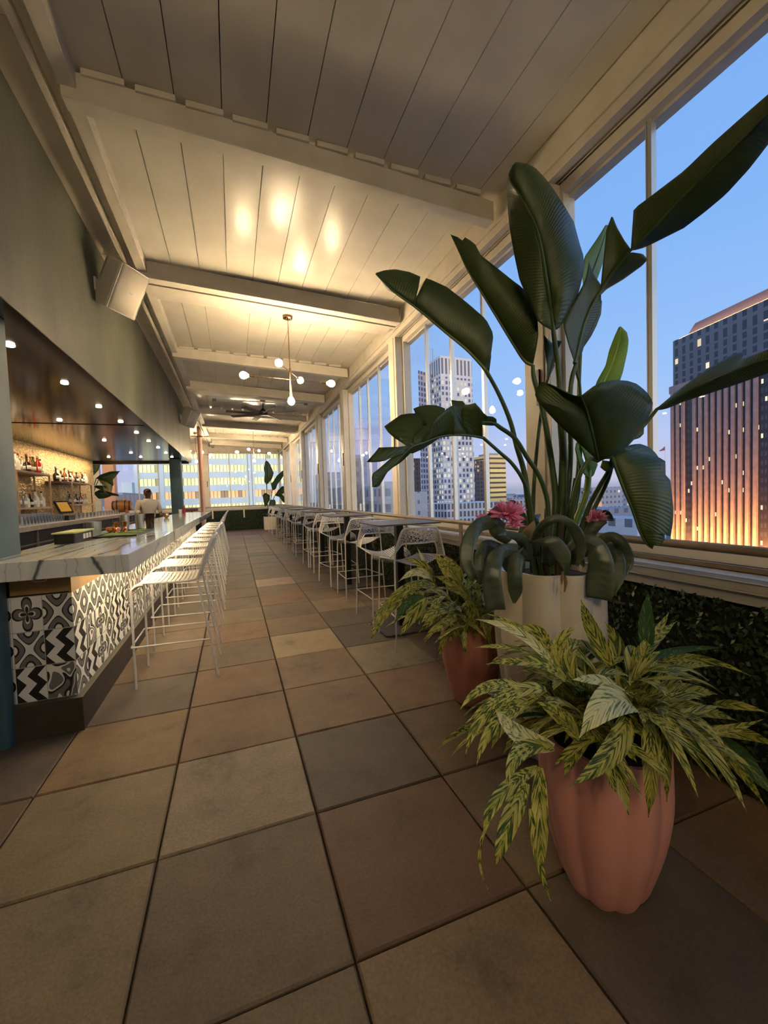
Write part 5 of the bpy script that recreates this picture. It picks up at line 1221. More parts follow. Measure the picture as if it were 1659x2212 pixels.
HAND1 = [
    (Zp, [(560, 935, -.2), (380, 870, -.27), (258, 735, -.28)], 95, 'ginger_pale'),
    (Zp, [(990, 745, -.2), (850, 700, -.3), (690, 890, -.34)], 165, 'ginger_pale'),
    (Zp, [(880, 620, -.18), (780, 590, -.24), (650, 590, -.28)], 55, 'ginger_pale'),
    (Zp, [(1040, 450, .05), (1035, 300, .05), (1045, 140, .05)], 72, 'ginger_green'),
    (Zp, [(930, 780, -.25), (860, 960, -.33), (645, 1135, -.36)], 110, 'ginger'),
    (Zp, [(1045, 740, -.25), (1060, 1000, -.33), (1045, 1295, -.34)], 85, 'ginger'),
    (Zp, [(1100, 760, -.22), (1130, 960, -.3), (1140, 1215, -.3)], 60, 'ginger'),
    (Zp, [(1100, 750, -.2), (1400, 930, -.2), (1658, 1260, -.2)], 75, 'ginger'),
    (Zp, [(1150, 790, -.2), (1330, 860, -.2), (1640, 790, -.2)], 70, 'ginger'),
    (Zp, [(1080, 720, -.15), (1230, 650, -.12), (1400, 665, -.1)], 85, 'ginger'),
    (Zp, [(1100, 740, -.18), (1290, 740, -.15), (1500, 800, -.14)], 75, 'ginger'),
    (Zp, [(1060, 680, -.1), (1180, 540, -.08), (1385, 520, -.05)], 60, 'ginger'),
    (Zp, [(1010, 500, .0), (1200, 440, .02), (1435, 425, .04)], 38, 'ginger_green'),
    (Zp, [(1010, 520, .0), (1280, 480, .02), (1570, 570, .0)], 45, 'ginger'),
    (Zp, [(960, 520, .0), (1060, 400, .04), (1190, 290, .06)], 62, 'ginger'),
    (Zp, [(1000, 450, .05), (1090, 340, .08), (1150, 245, .1)], 36, 'ginger'),
    (Zp, [(860, 520, -.02), (760, 340, .0), (700, 180, .02)], 75, 'ginger'),
    (Zp, [(880, 500, .0), (880, 400, .04), (820, 290, .05)], 70, 'ginger'),
    (Zp, [(600, 520, -.1), (590, 400, -.1), (685, 310, -.08)], 62, 'ginger'),
    (Zp, [(560, 530, -.12), (400, 360, -.14), (160, 280, -.12)], 52, 'ginger_pale'),
    (Zp, [(560, 500, -.1), (420, 350, -.1), (220, 250, -.08)], 42, 'ginger'),
    (Zp, [(540, 470, -.1), (480, 350, -.1), (372, 325, -.1)], 70, 'ginger'),
    (Zp, [(620, 590, -.15), (480, 500, -.18), (320, 520, -.2)], 62, 'ginger'),
    (Zp, [(600, 560, -.15), (400, 500, -.18), (215, 510, -.2)], 40, 'ginger'),
    (Zp, [(440, 450, -.12), (300, 420, -.12), (155, 425, -.12)], 26, 'ginger'),
    (Zp, [(520, 640, -.2), (340, 660, -.24), (100, 820, -.26)], 70, 'ginger'),
    (Zp, [(480, 680, -.2), (250, 620, -.22), (75, 750, -.24)], 60, 'ginger'),
    (Zp, [(430, 700, -.22), (220, 760, -.26), (105, 990, -.28)], 60, 'ginger'),
    (Zp, [(430, 720, -.22), (260, 820, -.28), (165, 1030, -.3)], 60, 'ginger'),
    (Zp, [(560, 940, -.24), (390, 960, -.32), (320, 1150, -.36)], 85, 'ginger'),
    (Zp, [(480, 1040, -.28), (290, 1180, -.38), (200, 1380, -.4)], 70, 'ginger'),
    (Zp, [(420, 1120, -.3), (330, 1330, -.4), (265, 1540, -.42)], 95, 'ginger'),
    (Zp, [(490, 1040, -.26), (490, 1330, -.34), (500, 1560, -.36)], 85, 'ginger'),
    (Zp, [(440, 1250, -.32), (480, 1500, -.35), (545, 1725, -.36)], 40, 'ginger'),
    (Zp, [(240, 1300, -.38), (180, 1480, -.4), (225, 1665, -.4)], 16, 'ginger'),
    (Zp, [(700, 760, -.2), (560, 720, -.24), (690, 900, -.26)], 90, 'ginger'),
    (Zp, [(690, 900, -.22), (600, 780, -.25), (470, 700, -.26)], 85, 'ginger'),
    (Zp, [(840, 980, -.3), (850, 1080, -.34), (885, 1180, -.34)], 40, 'ginger'),
    (Zp, [(900, 900, -.26), (940, 950, -.3), (985, 1010, -.32)], 50, 'ginger'),
    (Zp, [(780, 700, -.15), (820, 560, -.14), (960, 580, -.14)], 50, 'ginger'),
    (Zp, [(680, 620, -.12), (640, 480, -.12), (700, 400, -.1)], 60, 'ginger'),
    (Zp, [(1380, 720, -.1), (1500, 720, -.08), (1659, 760, -.06)], 45, 'ginger'),
    (Zp, [(1400, 860, -.15), (1550, 870, -.14), (1700, 930, -.14)], 60, 'ginger'),
    (Zp, [(1380, 900, -.1), (1520, 1000, -.08), (1700, 1200, -.06)], 110, 'ginger_green'),
]
ginger('coral pink fluted pot with a large variegated ginger plant, in the right foreground', (2.092, -.079), .528, .205, M['coral'], 34, HAND1, 4, nleaf=(6, 9), spread=.34, lift=.30, llen=.185, skip=lambda a: math.cos(a-R(229)) > .35)
HAND2 = [
    (Zq, [(850, 460, 1.0), (500, 480, .95), (75, 900, .9)], 110, 'ginger'),
    (Zq, [(700, 540, 1.0), (400, 560, .95), (90, 1000, .9)], 90, 'ginger'),
    (Zq, [(560, 560, 1.0), (300, 740, .95), (100, 1070, .9)], 80, 'ginger'),
    (Zq, [(700, 560, 1.0), (520, 640, .96), (375, 870, .94)], 110, 'ginger_green'),
    (Zq, [(720, 580, 1.0), (600, 740, .95), (425, 1020, .92)], 150, 'ginger'),
    (Zq, [(1000, 640, 1.0), (860, 760, .95), (640, 970, .92)], 120, 'ginger'),
    (Zq, [(1040, 690, 1.0), (850, 720, .94), (670, 860, .9)], 140, 'ginger'),
    (Zq, [(1050, 740, 1.0), (960, 850, .94), (780, 985, .9)], 110, 'ginger'),
    (Zq, [(800, 420, 1.05), (700, 230, 1.1), (480, 140, 1.12)], 110, 'ginger'),
    (Zq, [(820, 400, 1.05), (740, 240, 1.1), (620, 0, 1.12)], 60, 'ginger_pale'),
    (Zq, [(780, 430, 1.05), (640, 290, 1.05), (415, 400, 1.05)], 100, 'ginger_pale'),
    (Zq, [(1080, 430, 1.1), (950, 250, 1.15), (820, 75, 1.15)], 130, 'ginger'),
    (Zq, [(1120, 400, 1.1), (1050, 230, 1.15), (890, 85, 1.15)], 90, 'ginger'),
    (Zq, [(1200, 600, 1.05), (1050, 430, 1.05), (800, 330, 1.02)], 110, 'ginger'),
    (Zq, [(1200, 620, 1.05), (1100, 500, 1.0), (920, 470, .98)], 90, 'ginger'),
    (Zq, [(1200, 600, 1.0), (1260, 800, .95), (1275, 1040, .95)], 120, 'ginger'),
    (Zq, [(1080, 820, 1.0), (1150, 950, .95), (1110, 1110, .95)], 110, 'ginger'),
    (Zq, [(1230, 640, 1.0), (1380, 800, 1.0), (1450, 1040, 1.0)], 110, 'ginger'),
    (Zq, [(1150, 500, 1.1), (1230, 380, 1.15), (1260, 210, 1.2)], 80, 'ginger'),
    (Zq, [(800, 450, 1.0), (720, 400, 1.0), (600, 450, 1.0)], 80, 'ginger_green'),
]
ginger('rust red fluted pot with a variegated ginger plant, behind the ivory planter', (2.37, 1.19), .545, .205, M['rust'], 26, HAND2, 9, nleaf=(6, 8), spread=.34, lift=.30, llen=.19)

# ---- small bird of paradise at the far end
fx, fy = 2.42, 17.7
fp_ = thing('planter', 'square cream planter with a smaller bird of paradise in the far corner', 'potted plant', (fx, fy, 0))
b = MB(); n = len(b.v)
b.prism([(fx-.26, fy-.26), (fx+.26, fy-.26), (fx+.26, fy+.26), (fx-.26, fy+.26)], 0, .57); build('pot', b, M['ivory'], fp_, bevel=.01)
b = MB(); b.box(fx-.24, fx+.24, fy-.24, fy+.24, .571, .58); build('soil', b, M['soil'], fp_)
Zs = (380, 900, 5.184)
def fleaf(mid, lft, rgt, stem):
    b = MB(); a = PX(Zs, mid, fy-.1, fy-.1); strip_(b, a, PX(Zs, lft, fy-.2, fy-.2), n=12, m=4); strip_(b, a, PX(Zs, rgt, fy, fy), n=12, m=4)
    o = build('leaf', b, M['leaf'], fp_, smooth=True, solid=.003)
    b = MB(); b.tube(catmull([Vector((fx-.1, fy, .57))]+PX(Zs, stem, fy-.1, fy-.1)+[a[0]], 14), .014, 7); build('stalk', b, M['stalk'], o, smooth=True)
fleaf([(1015, 765), (1030, 650), (1020, 500)], [(1015, 765), (985, 720), (995, 640), (985, 580), (1000, 500), (1010, 492)], [(1015, 765), (1075, 700), (1095, 630), (1070, 570), (1040, 510), (1015, 492)], [(1030, 1050), (1018, 900)])
fleaf([(1080, 830), (1120, 730), (1235, 590)], [(1080, 830), (1060, 740), (1085, 735), (1130, 660), (1200, 600), (1235, 585)], [(1080, 830), (1120, 810), (1135, 760), (1190, 690), (1235, 590)], [(1050, 1050), (1060, 950)])
fleaf([(1110, 880), (1160, 830), (1240, 790)], [(1110, 880), (1140, 830), (1190, 775), (1240, 790)], [(1110, 880), (1170, 880), (1220, 850), (1245, 795)], [(1050, 1050), (1080, 950)])
fleaf([(1110, 880), (1180, 900), (1225, 965)], [(1110, 880), (1180, 860), (1230, 910), (1228, 965)], [(1110, 885), (1160, 900), (1200, 960), (1225, 968)], [(1050, 1060), (1080, 960)])
fleaf([(1050, 880), (1000, 880), (985, 960)], [(1050, 880), (1000, 850), (970, 880), (985, 960)], [(1050, 880), (1050, 930), (1020, 990), (1000, 1010)], [(1040, 1060), (1050, 970)])
fleaf([(1060, 930), (1090, 960), (1095, 1010)], [(1060, 930), (1050, 970), (1070, 1010), (1095, 1010)], [(1060, 930), (1110, 930), (1120, 970), (1100, 1010)], [(1045, 1060), (1050, 1000)])
b = MB(); g_ = random.Random(2)
for k in range(16):
    a = g_.uniform(0, 6.28); p = Vector((fx-.08, fy, .57)); d = Vector((math.cos(a), math.sin(a), 0)); gleaf(b, p, p+d*.14+Vector((0, 0, .22)), p+d*.3+Vector((0, 0, .08)), .025)
build('undergrowth', b, M['leaf'], fp_, smooth=True)
# ---- bird of paradise behind the bar, left
gx, gy = -3.3, 16.2
gp = thing('planter', 'dark potted bird of paradise seen behind the barrel at the left', 'potted plant', (gx, gy, 0))
b = MB(); b.lathe((gx, gy, 0), [(.22, 0), (.3, .6), (.28, .6), (.26, .5)], 20); build('pot', b, M['ivory'], gp, smooth=True)
Zl = (190, 960, 7.9)
def gl_(mid, lft, rgt, stem, m='leaf'):
    b = MB(); a = PX(Zl, mid, gy-.1, gy-.1); strip_(b, a, PX(Zl, lft, gy-.25, gy-.2), n=12, m=4); strip_(b, a, PX(Zl, rgt, gy, gy), n=12, m=4)
    o = build('leaf', b, M[m], gp, smooth=True, solid=.003)
    b = MB(); b.tube(catmull([Vector((gx, gy, .55))]+PX(Zl, stem, gy-.1, gy-.1)+[a[0]], 14), .014, 7); build('stalk', b, M['stalk'], o, smooth=True)
gl_([(70, 560), (110, 420), (160, 250)], [(70, 560), (40, 400), (60, 250), (120, 120)], [(70, 560), (180, 440), (220, 320), (220, 180)], [(40, 1300), (50, 900)])
gl_([(140, 580), (330, 520), (550, 460)], [(140, 580), (200, 520), (380, 460), (550, 455)], [(140, 580), (300, 640), (440, 720), (430, 600), (520, 490)], [(60, 1300), (90, 800)])
gl_([(180, 600), (300, 700), (360, 860)], [(180, 600), (250, 700), (280, 820), (350, 870)], [(180, 600), (330, 620), (420, 700), (400, 830), (365, 870)], [(60, 1300), (110, 800)], 'leaf_dry')
gl_([(90, 830), (250, 820), (400, 870)], [(90, 830), (200, 770), (330, 800), (520, 850), (530, 885)], [(90, 830), (180, 930), (300, 920), (400, 880)], [(50, 1300), (60, 1000)])
gl_([(80, 720), (180, 710), (290, 800)], [(80, 720), (150, 700), (300, 700), (320, 720)], [(80, 720), (180, 760), (290, 800)], [(50, 1300), (60, 1000)])
# ------------------------------------------------------------ the city outside
def facade(name, wall, glass, bw, bh, fx, fy, lit=.1, litcol='ffe2a0', litstr=1.4, rough=.6, spand=None):
    """windows bw x bh metres apart, glass filling fx x fy of each bay, some lit from inside"""
    m = mat(name, wall, rough); t = m.node_tree; L = t.links
    uv = N(t, 'ShaderNodeUVMap'); sp = N(t, 'ShaderNodeSeparateXYZ'); L.new(uv.outputs[0], sp.inputs[0])
    def mth(op, a, b=None):
        n = N(t, 'ShaderNodeMath', operation=op)
        for i, q in enumerate((a, b)):
            if q is None: continue
            if isinstance(q, (int, float)): n.inputs[i].default_value = q
            else: L.new(q, n.inputs[i])
        return n.outputs[0]
    u = mth('DIVIDE', sp.outputs[0], bw); v = mth('DIVIDE', sp.outputs[1], bh)
    a = mth('LESS_THAN', mth('ABSOLUTE', mth('SUBTRACT', mth('FRACT', u), .5)), fx/2); b = mth('LESS_THAN', mth('ABSOLUTE', mth('SUBTRACT', mth('FRACT', v), .5)), fy/2)
    w = mth('MULTIPLY', a, b)
    c = N(t, 'ShaderNodeCombineXYZ'); L.new(mth('FLOOR', u), c.inputs[0]); L.new(mth('FLOOR', v), c.inputs[1])
    wn_ = N(t, 'ShaderNodeTexWhiteNoise', noise_dimensions='2D'); L.new(c.outputs[0], wn_.inputs[0])
    x = N(t, 'ShaderNodeMixRGB'); L.new(w, x.inputs[0]); x.inputs[1].default_value = lin(wall); x.inputs[2].default_value = lin(glass); L.new(x.outputs[0], P(m).inputs['Base Color'])
    l = mth('MULTIPLY', w, mth('LESS_THAN', wn_.outputs[0], lit))
    P(m).inputs['Emission Color'].default_value = lin(litcol)
    L.new(mth('MULTIPLY', l, mth('ADD', mth('MULTIPLY', wn_.outputs[0], litstr*.5/max(lit, .01)), litstr*.6)), P(m).inputs['Emission Strength'])
    r = mth('SUBTRACT', rough, mth('MULTIPLY', w, rough*.6)); L.new(r, P(m).inputs['Roughness'])
    return m
def block(mb, A, B, C, z0, z1, uvz=0):
    """box on corner A with faces towards B and C (plan points)"""
    A, B, C = [Vector((p[0], p[1], 0)) for p in (A, B, C)]; D = B+C-A
    pts = [C, A, B, D]; s = 0
    for i in range(4):
        p, q = pts[i], pts[(i+1) % 4]; l = (q-p).length
        if i == 0: s = -l
        mb.quad((p.x, p.y, z0), (q.x, q.y, z0), (q.x, q.y, z1), (p.x, p.y, z1), [(s, z0-uvz), (s+l, z0-uvz), (s+l, z1-uvz), (s, z1-uvz)]); s += l
    mb.quad(*[(p.x, p.y, z1) for p in pts], uv=[(.01, .01)]*4)
def on_z(px, py, z):
    d = _f*FPX + CR*(px-829.5) - CU*(py-1106); return CAM + d*((z-CAM.z)/d.z)
def bld(name, label, A, B, C, z0, z1, m, group=None):
    b = MB(); block(b, A, B, C, z0, z1); o = build(name, b, m); tag(o, label, 'building', group); return o
GZ = -38
g = MB(); g.quad((-1500, 40, GZ), (3000, 40, GZ), (3000, 3000, GZ), (-1500, 3000, GZ)); g.quad((6, -400, GZ), (3000, -400, GZ), (3000, 40, GZ), (6, 40, GZ))
o = build('street_ground', g, noisy('distant_ground', '6a7080', '545c70', .05, .9)); o['kind'] = 'structure'

# white office block across the street: spandrels with ribbon windows, piers
M['white_office'] = noisy('pale_cladding', 'e8eeea', 'dde4e2', .2, .7)
M['ribbon'] = facade('ribbon_windows', '2f3540', 'c8c07a', .8, 50, .88, 2, .95, 'f4eeb4', .95)
M['ribbon_warm'] = facade('ribbon_windows_warm', '2f3540', 'c8a070', .8, 50, .88, 2, .75, 'ffc080', .9)
YW = 105
wbx = thing('office_building', 'large pale office block with rows of lit ribbon windows beyond the far end', 'building', (0, YW, GZ))
xl = at(293, 1000, YW).x; xr = at(655, 1000, YW).x
b = MB(); b.box(xl, xr, YW+.6, YW+24, GZ, 27); build('wall', b, M['white_office'], wbx)
zrow = [(at(450, 1061, YW).z, at(450, 1076, YW).z), (at(450, 1032.5, YW).z, at(450, 1047, YW).z), (at(450, 1004.5, YW).z, at(450, 1018.5, YW).z), (at(450, 977.5, YW).z, at(450, 990.5, YW).z)]
fl = zrow[1][0]-zrow[0][0]; hgt = zrow[0][0]-zrow[0][1]
rows = [zrow[0][1]+fl*k for k in range(-9, 7)]
strips = [(293+5, 340), (352, 530), (548, 650)]
for i, zb in enumerate(rows):
    if zb+hgt > 26: continue
    for a, c in strips:
        x0 = at(a, 1000, YW).x; x1 = at(c, 1000, YW).x
        b = MB(); b.quad((x0, YW+.45, zb), (x1, YW+.45, zb), (x1, YW+.45, zb+hgt), (x0, YW+.45, zb+hgt), uv=[(0, -12), (x1-x0, -12), (x1-x0, -12+hgt), (0, -12+hgt)])
        build('ribbon_window', b, M['ribbon_warm'] if i == 9 else M['ribbon'], wbx)
b = MB()
for a, c in ((289, 298), (340, 352), (530, 548), (650, 658)): b.box(at(a, 1000, YW).x, at(c, 1000, YW).x, YW-.4, YW+.7, GZ, 27)
for zb in rows: b.box(xl, xr, YW-.05, YW+.6, zb+hgt, zb+fl)
build('piers_and_spandrels', b, M['white_office'], wbx)

# grid-front white skyscraper
def pts(px, py, H): v = on_z(px, py, H); return (v.x, v.y)
A = at(950.4, 767.6, 235); H = A.z
m_t = facade('white_grid_tower', 'dcd8d4', '5a6078', 2.9, 3.5, .55, .6, .5, 'fff0cc', .8)
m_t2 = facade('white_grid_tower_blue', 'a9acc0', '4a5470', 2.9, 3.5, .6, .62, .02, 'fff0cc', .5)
tw = thing('skyscraper', 'tall white grid-front skyscraper behind the arching left leaves', 'building', (A.x, A.y, GZ))
Bp = pts(1018.6, 776, H); Cp = pts(923, 785, H)
b = MB(); block(b, (A.x, A.y), Bp, Cp, GZ, H-13); build('shaft', b, m_t, tw)
m_top = facade('white_tower_crown', 'dcd8d4', '6a6672', 2.9, 13.2, .5, .75, 0)
b = MB(); n0 = len(b.f); block(b, (A.x, A.y), Bp, Cp, H-13, H, uvz=H-13); build('crown', b, m_top, tw)
W0 = (A.x+(Cp[0]-A.x)*.95-3, A.y+(Cp[1]-A.y)*.95+4); wl = pts(903, 799.8, H-9)
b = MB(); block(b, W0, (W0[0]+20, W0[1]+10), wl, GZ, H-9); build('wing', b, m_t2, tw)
b = MB(); b.tube([(A.x-1, A.y+8, H), (A.x-1, A.y+8, H+7)], .25, 6); build('antenna', b, M['ledge'], tw)
# podium blocks with strong white grid
mp_ = facade('white_grid_podium', 'd2d0d2', '474c5e', 2.3, 4.2, .6, .72, 0)
A2 = at(965, 1088, 195); bld('grid_block', 'low white grid-front block at the foot of the white skyscraper', (A2.x, A2.y), (at(1130, 1100, 190).x, 190), (A2.x-10, 225), GZ, A2.z, mp_)
A2 = at(1039, 994, 300); r_ = at(1058, 983, 300)
gb = thing('gold_lit_building', 'mid-rise with a gold-lit striped face right of the white skyscraper', 'building', (A2.x, 300, GZ))
mg = facade('gold_striped_facade', '6d5f48', 'd0b070', 90, 4.2, 2, .62, 1.0, 'f2cf7c', .42)
r0 = at(1058, 983, 300); r1 = at(1095, 985, 300)
b = MB(); block(b, (r0.x, 300), (r1.x, 302), (r0.x-2, 330), GZ, r0.z); build('tower', b, mg, gb)
b = MB(); block(b, (at(1026, 1000, 305).x, 303), (r0.x, 301), (at(1026, 1000, 305).x+4, 330), GZ, at(1030, 996, 303).z); build('dark_side', b, facade('brown_windowed', '5a5058', '3b3844', 3, 3.5, .5, .5, .08, 'ffd9a0', .8), gb)
b = MB(); b.box(r0.x+2, r1.x-6, 304, 320, r0.z, r0.z+2); build('roof_plant', b, M['ledge'], gb)
x0 = at(889, 1000, 280).x; bld('brown_building', 'dark brown mid-rise partly hidden left of the white skyscraper', (x0, 280), (at(908, 1000, 280).x, 280), (x0, 300), GZ, at(897, 990, 280).z, facade('brown_brick', '584a4c', '343240', 3, 3.6, .5, .6, .12, 'ffe0b0', .9))
x0 = at(889, 1000, 170).x; bld('low_white_building', 'plain pale low building below the brown mid-rise', (x0, 170), (at(921, 1000, 170).x, 170), (x0, 190), GZ, at(905, 1062, 170).z, facade('pale_plain', 'b4b4bc', '5a5e6a', 6, 5, .2, .35, 0))
# low blocks behind the second and third window bays
for k, (p0, p1, pt, Y, wc, gc) in enumerate(((762, 792, 990, 150, '8a7f86', '5a5566'), (792, 822, 1045, 120, '85828c', '565a68'), (822, 850, 1040, 92, '9a9aa2', '5d6170'), (700, 742, 1020, 130, '8d8c98', '5c6070'), (742, 762, 1050, 100, '8c858a', '55586a'))):
    x0 = at(p0, 1000, Y).x; bld('brick_office_block', ['narrow rosy brick', 'low grey', 'pale stone', 'broad grey', 'squat brown-grey'][k]+' office block seen through the windows behind the tables', (x0, Y), (at(p1, 1000, Y).x, Y), (x0, Y+20), GZ, at((p0+p1)/2, pt, Y).z, facade('block_%d' % k, wc, gc, 3.2, 3.8, .45, .5, .05, 'ffe6b8', .7))
# cupola tower; the light on it is put into the stone as a glow
cp = thing('cupola_tower', 'distant pale tower with a lit lavender cupola behind the third window bay', 'building', (at(782, 1000, 200).x, 200, GZ))
cx = at(782, 1000, 200).x; zt = at(782, 985, 200).z
b = MB(); b.box(cx-6, cx+6, 194, 206, GZ, zt); build('tower', b, facade('cupola_base', '9b9cb4', '666a86', 3, 4, .4, .5, 0), cp)
LV = mat('lavender_glow_stone', 'd9cfe0', .6); P(LV).inputs['Emission Color'].default_value = lin('cfc4ff'); P(LV).inputs['Emission Strength'].default_value = .12
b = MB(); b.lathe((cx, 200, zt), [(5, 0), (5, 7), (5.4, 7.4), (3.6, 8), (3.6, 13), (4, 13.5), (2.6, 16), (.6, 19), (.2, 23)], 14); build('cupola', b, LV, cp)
# right tower with flood-lit piers
T0 = at(1450, 838.6, 150)
H1 = T0.z
P0 = Vector((T0.x, T0.y, 0)); q = on_z(1659, 772, H1); P1 = Vector((q.x, q.y, 0))
dr = (P1-P0).normalized(); P2 = P0+dr*95; nrm = Vector((dr.y, -dr.x, 0))
if nrm.dot(Vector((CAM.x, CAM.y, 0))-P0) < 0: nrm = -nrm
ST_ = thing('dark_skyscraper', 'dark skyscraper with orange flood-lit piers filling the right-hand window', 'building', (P0.x, P0.y, GZ))
ST_y = P0.y
md = facade('dark_curtain_wall', '2a2c36', '3a3f50', 1.6, 3.7, .55, .5, .07, 'ffe9b8', 1.3, .35)
back = P0-nrm*40
b = MB(); block(b, (P0.x, P0.y), (P2.x, P2.y), (back.x, back.y), GZ, H1); build('lower_block', b, md, ST_)
stone = noisy('grey_granite_piers', '8a8488', '7c777c', .4, .7)
b = MB(); 
L0 = (on_z(1484, 838, H1)-T0); s0 = (Vector((L0.x, L0.y, 0))).dot(dr)
pz0 = at(1500, 1166, P0.y).z
ZB = CAM.z-( (1166-1046)/889.0)*((P0-CAM).length*.93)
s = 1.2; k = 0
pitch = 3.25
while s < 94:
    if k % 11 not in (3, 14): 
        c = P0+dr*s+nrm*.5; b.obox((c.x, c.y, (ZB+H1-3)/2), dr*.7, nrm*.55, Vector((0, 0, (H1-3-ZB)/2)))
    s += pitch; k += 1
c = P0+dr*47.5+nrm*.3; b.obox((c.x, c.y, H1-1.2), dr*48, nrm*.6, (0, 0, 1.8))
build('piers', b, stone, ST_)
U0 = P0+dr*(s0-1.5)-nrm*2; U2 = P0+dr*110-nrm*2; UB = U0-nrm*34
H2 = on_z(1490, 729, 0).z
q = _f*FPX + CR*(1486-829.5) - CU*(731-1106); tt = (U0-Vector((CAM.x, CAM.y, 0))).length/math.hypot(q.x, q.y); H2 = CAM.z+q.z*tt
mu = facade('grey_upper_wall', '67656d', '30343f', 4.4, 3.7, .42, .72, .08, 'ffe9b8', 1.4, .5)
b = MB(); block(b, (U0.x, U0.y), (U2.x, U2.y), (UB.x, UB.y), H1, H2-8); build('upper_block', b, mu, ST_)
mu2 = facade('grey_tall_windows', '6b6870', '30343f', 4.4, 8.0, .45, .8, .03, 'ffe9b8', 1.2, .5)
b = MB(); n_ = MB(); block(b, (U0.x, U0.y), (U2.x, U2.y), (UB.x, UB.y), H2-8, H2); build('attic_storey', b, mu2, ST_)
K0 = U0+dr*4.5-nrm*3; K2 = U2-nrm*3; b = MB(); KB = K0-nrm*24
hh = 6.5
lo = [K0, K2, K2-nrm*24, KB]; hi = [K0+dr*2.5-nrm*3, K2-nrm*3, K2-nrm*21, KB+dr*2.5+nrm*3]
n = len(b.v)
for p in lo: b.v.append((p.x, p.y, H2))
for p in hi: b.v.append((p.x, p.y, H2+hh))
for f in ((0, 1, 5, 4), (1, 2, 6, 5), (2, 3, 7, 6), (3, 0, 4, 7), (4, 5, 6, 7)): b.f.append(tuple(n+i for i in f)); b.uv.append(None)
build('mansard_crown', b, mat('dark_slate', '4a4650', .6), ST_)
PL = P0-dr*2+nrm*9
b = MB(); PB = PL-nrm*10; PE = PL+dr*100; block(b, (PL.x, PL.y), (PE.x, PE.y), (PB.x, PB.y), GZ, ZB); build('podium', b, facade('blue_grey_podium', '76809a', '4a5470', 3.0, 3.4, .55, .6, 0, rough=.7), ST_)
# flood lamps at the foot of the piers and along the crown ledge
def strip(name, c, length, aim, w, watts, col):
    l = bpy.data.lights.new(name, 'AREA'); l.shape = 'RECTANGLE'; l.size = length; l.size_y = w; l.energy = watts; l.color = col
    o = bpy.data.objects.new(name, l); COL.objects.link(o); z = -(Vector(aim).normalized()); x = dr; y = z.cross(x)
    o.matrix_world = Matrix(((x.x, y.x, z.x, c.x), (x.y, y.y, z.y, c.y), (x.z, y.z, z.z, c.z), (0, 0, 0, 1)))
c = P0+dr*47+nrm*9.5; c.z = ZB+.3; strip('pier_flood_lights', c, 94, Vector((0, 0, 1))-nrm*.5, .4, 190000, (1, .34, .07))
c = U0+dr*55+nrm*.8; c.z = H2+.3; strip('crown_ledge_lights', c, 104, Vector((0, 0, 1))-nrm*.8, .4, 30000, (1, .50, .2))
b = MB()
for k in range(26): c = P0+dr*(2.8+pitch*k)+nrm*3; b.sphere((c.x, c.y, ZB+.4), .28, 8, 6)
build('podium_lamps', b, emit('podium_lamp_glow', 'fff0d0', 3), ST_)
# flag on its pole
fp = at(1437, 1000, 60); flg = thing('flagpole', 'small flag on a thin pole just left of the dark skyscraper', 'flag', (fp.x, fp.y, fp.z-20))
zt = at(1437, 961, 60).z; zb = at(1437, 1000, 60).z
b = MB(); b.tube([(fp.x, fp.y, zb-18), (fp.x, fp.y, zt)], .06, 6); build('pole', b, M['white_metal'], flg)
b = MB(); b.grid([[(fp.x-.02-i*.22, fp.y+.1*math.sin(i*1.2), zt-.3-.12*i-j*.28*(1-i/9)) for j in range(4)] for i in range(8)]); build('flag', b, mat('red_flag', '8c5560', .7), flg, solid=.01)
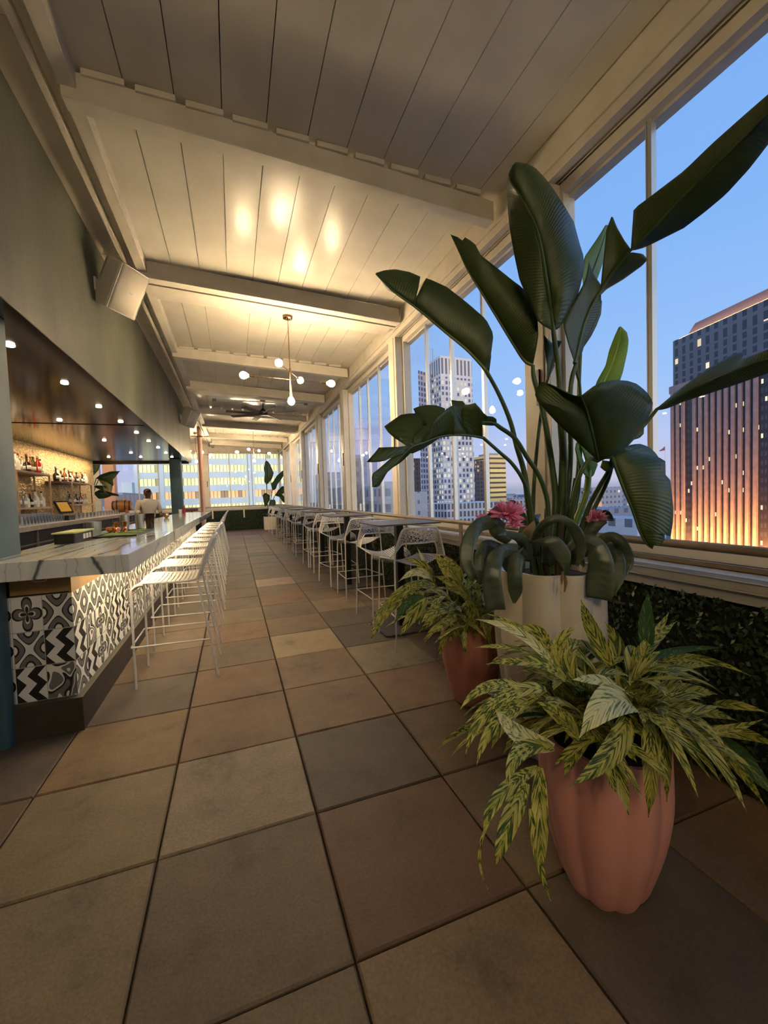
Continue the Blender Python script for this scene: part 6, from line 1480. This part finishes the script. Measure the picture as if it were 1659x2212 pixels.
# low roofs spreading to the horizon
rl_ = random.Random(5)
MLOW = [facade('low_roofs_%d' % k, c, g_, 4, 4, .45, .45, .06, 'ffe9c0', .9) for k, (c, g_) in enumerate((('a9adb8', '5b6070'), ('8e94a4', '555b6c'), ('b8b4b4', '666a78'), ('7f8698', '4a5062')))]
desc = ['pale grey', 'blue-grey', 'warm white', 'slate-coloured']
LOW = [(1280, 1345, 1052, 230), (1345, 1400, 1058, 260), (1262, 1300, 1085, 170), (1300, 1372, 1098, 95), (1376, 1425, 1120, 58), (1215, 1262, 1082, 200), (1100, 1140, 1075, 330), (1140, 1180, 1070, 420), (1060, 1112, 1070, 520), (1180, 1240, 1066, 600), (1400, 1450, 1062, 400), (1330, 1400, 1058, 520), (1240, 1330, 1060, 700), (850, 890, 1083, 200), (850, 900, 1071, 420)]
for k, (p0, p1, pt, Y) in enumerate(LOW):
    x0 = at(p0, 1060, Y).x; x1 = at(p1, 1060, Y).x
    bld('low_rise_building', '%s low-rise roof block in the city %s' % (desc[k % 4], ['just right of the tall planter', 'left of the dark tower base', 'right behind the leaf stalks', 'below the window rail, nearest', 'below the drooping leaf, nearest', 'between the leaf stalks', 'behind the gold-lit block', 'right of the gold-lit block', 'far behind the gold-lit block', 'far off near the horizon centre', 'beyond the drooping leaf', 'far off right near the horizon', 'widest near the horizon', 'left of the white skyscraper, near', 'left of the white skyscraper, far'][k]), (x0, Y), (x1, Y), (x0+1, Y+30), GZ, at((p0+p1)/2, pt, Y).z, MLOW[k % 4])
for k in range(60):
    Y = rl_.uniform(420, 1500); x = rl_.uniform(.1, 2.0)*Y; w = rl_.uniform(15, 45)
    bld('distant_roof', 'tiny distant rooftop in the flat city near the horizon', (x, Y), (x+w, Y), (x, Y+30), GZ, GZ+rl_.uniform(8, 30), MLOW[k % 4], 'distant rooftops near the horizon')
# left neighbour seen through the bar opening
x0 = at(258, 1000, 90).x; x1 = at(302, 1000, 90).x
bld('grey_hotel', 'grey building with paired windows seen behind the barrel', (x0-6, 80), (x1-1, 80), (x0-6, 98), GZ, at(280, 1066, 90).z, facade('grey_paired', '8088a0', '4d5568', 3.4, 3.8, .55, .5, .0))
x0 = at(259, 1000, 120).x; x1 = at(282, 1000, 120).x
bld('grey_stair_tower', 'plain pale stair tower rising behind the grey building', (x0, 120), (x1, 120), (x0, 130), GZ, at(270, 1042, 120).z, M['white_office'])
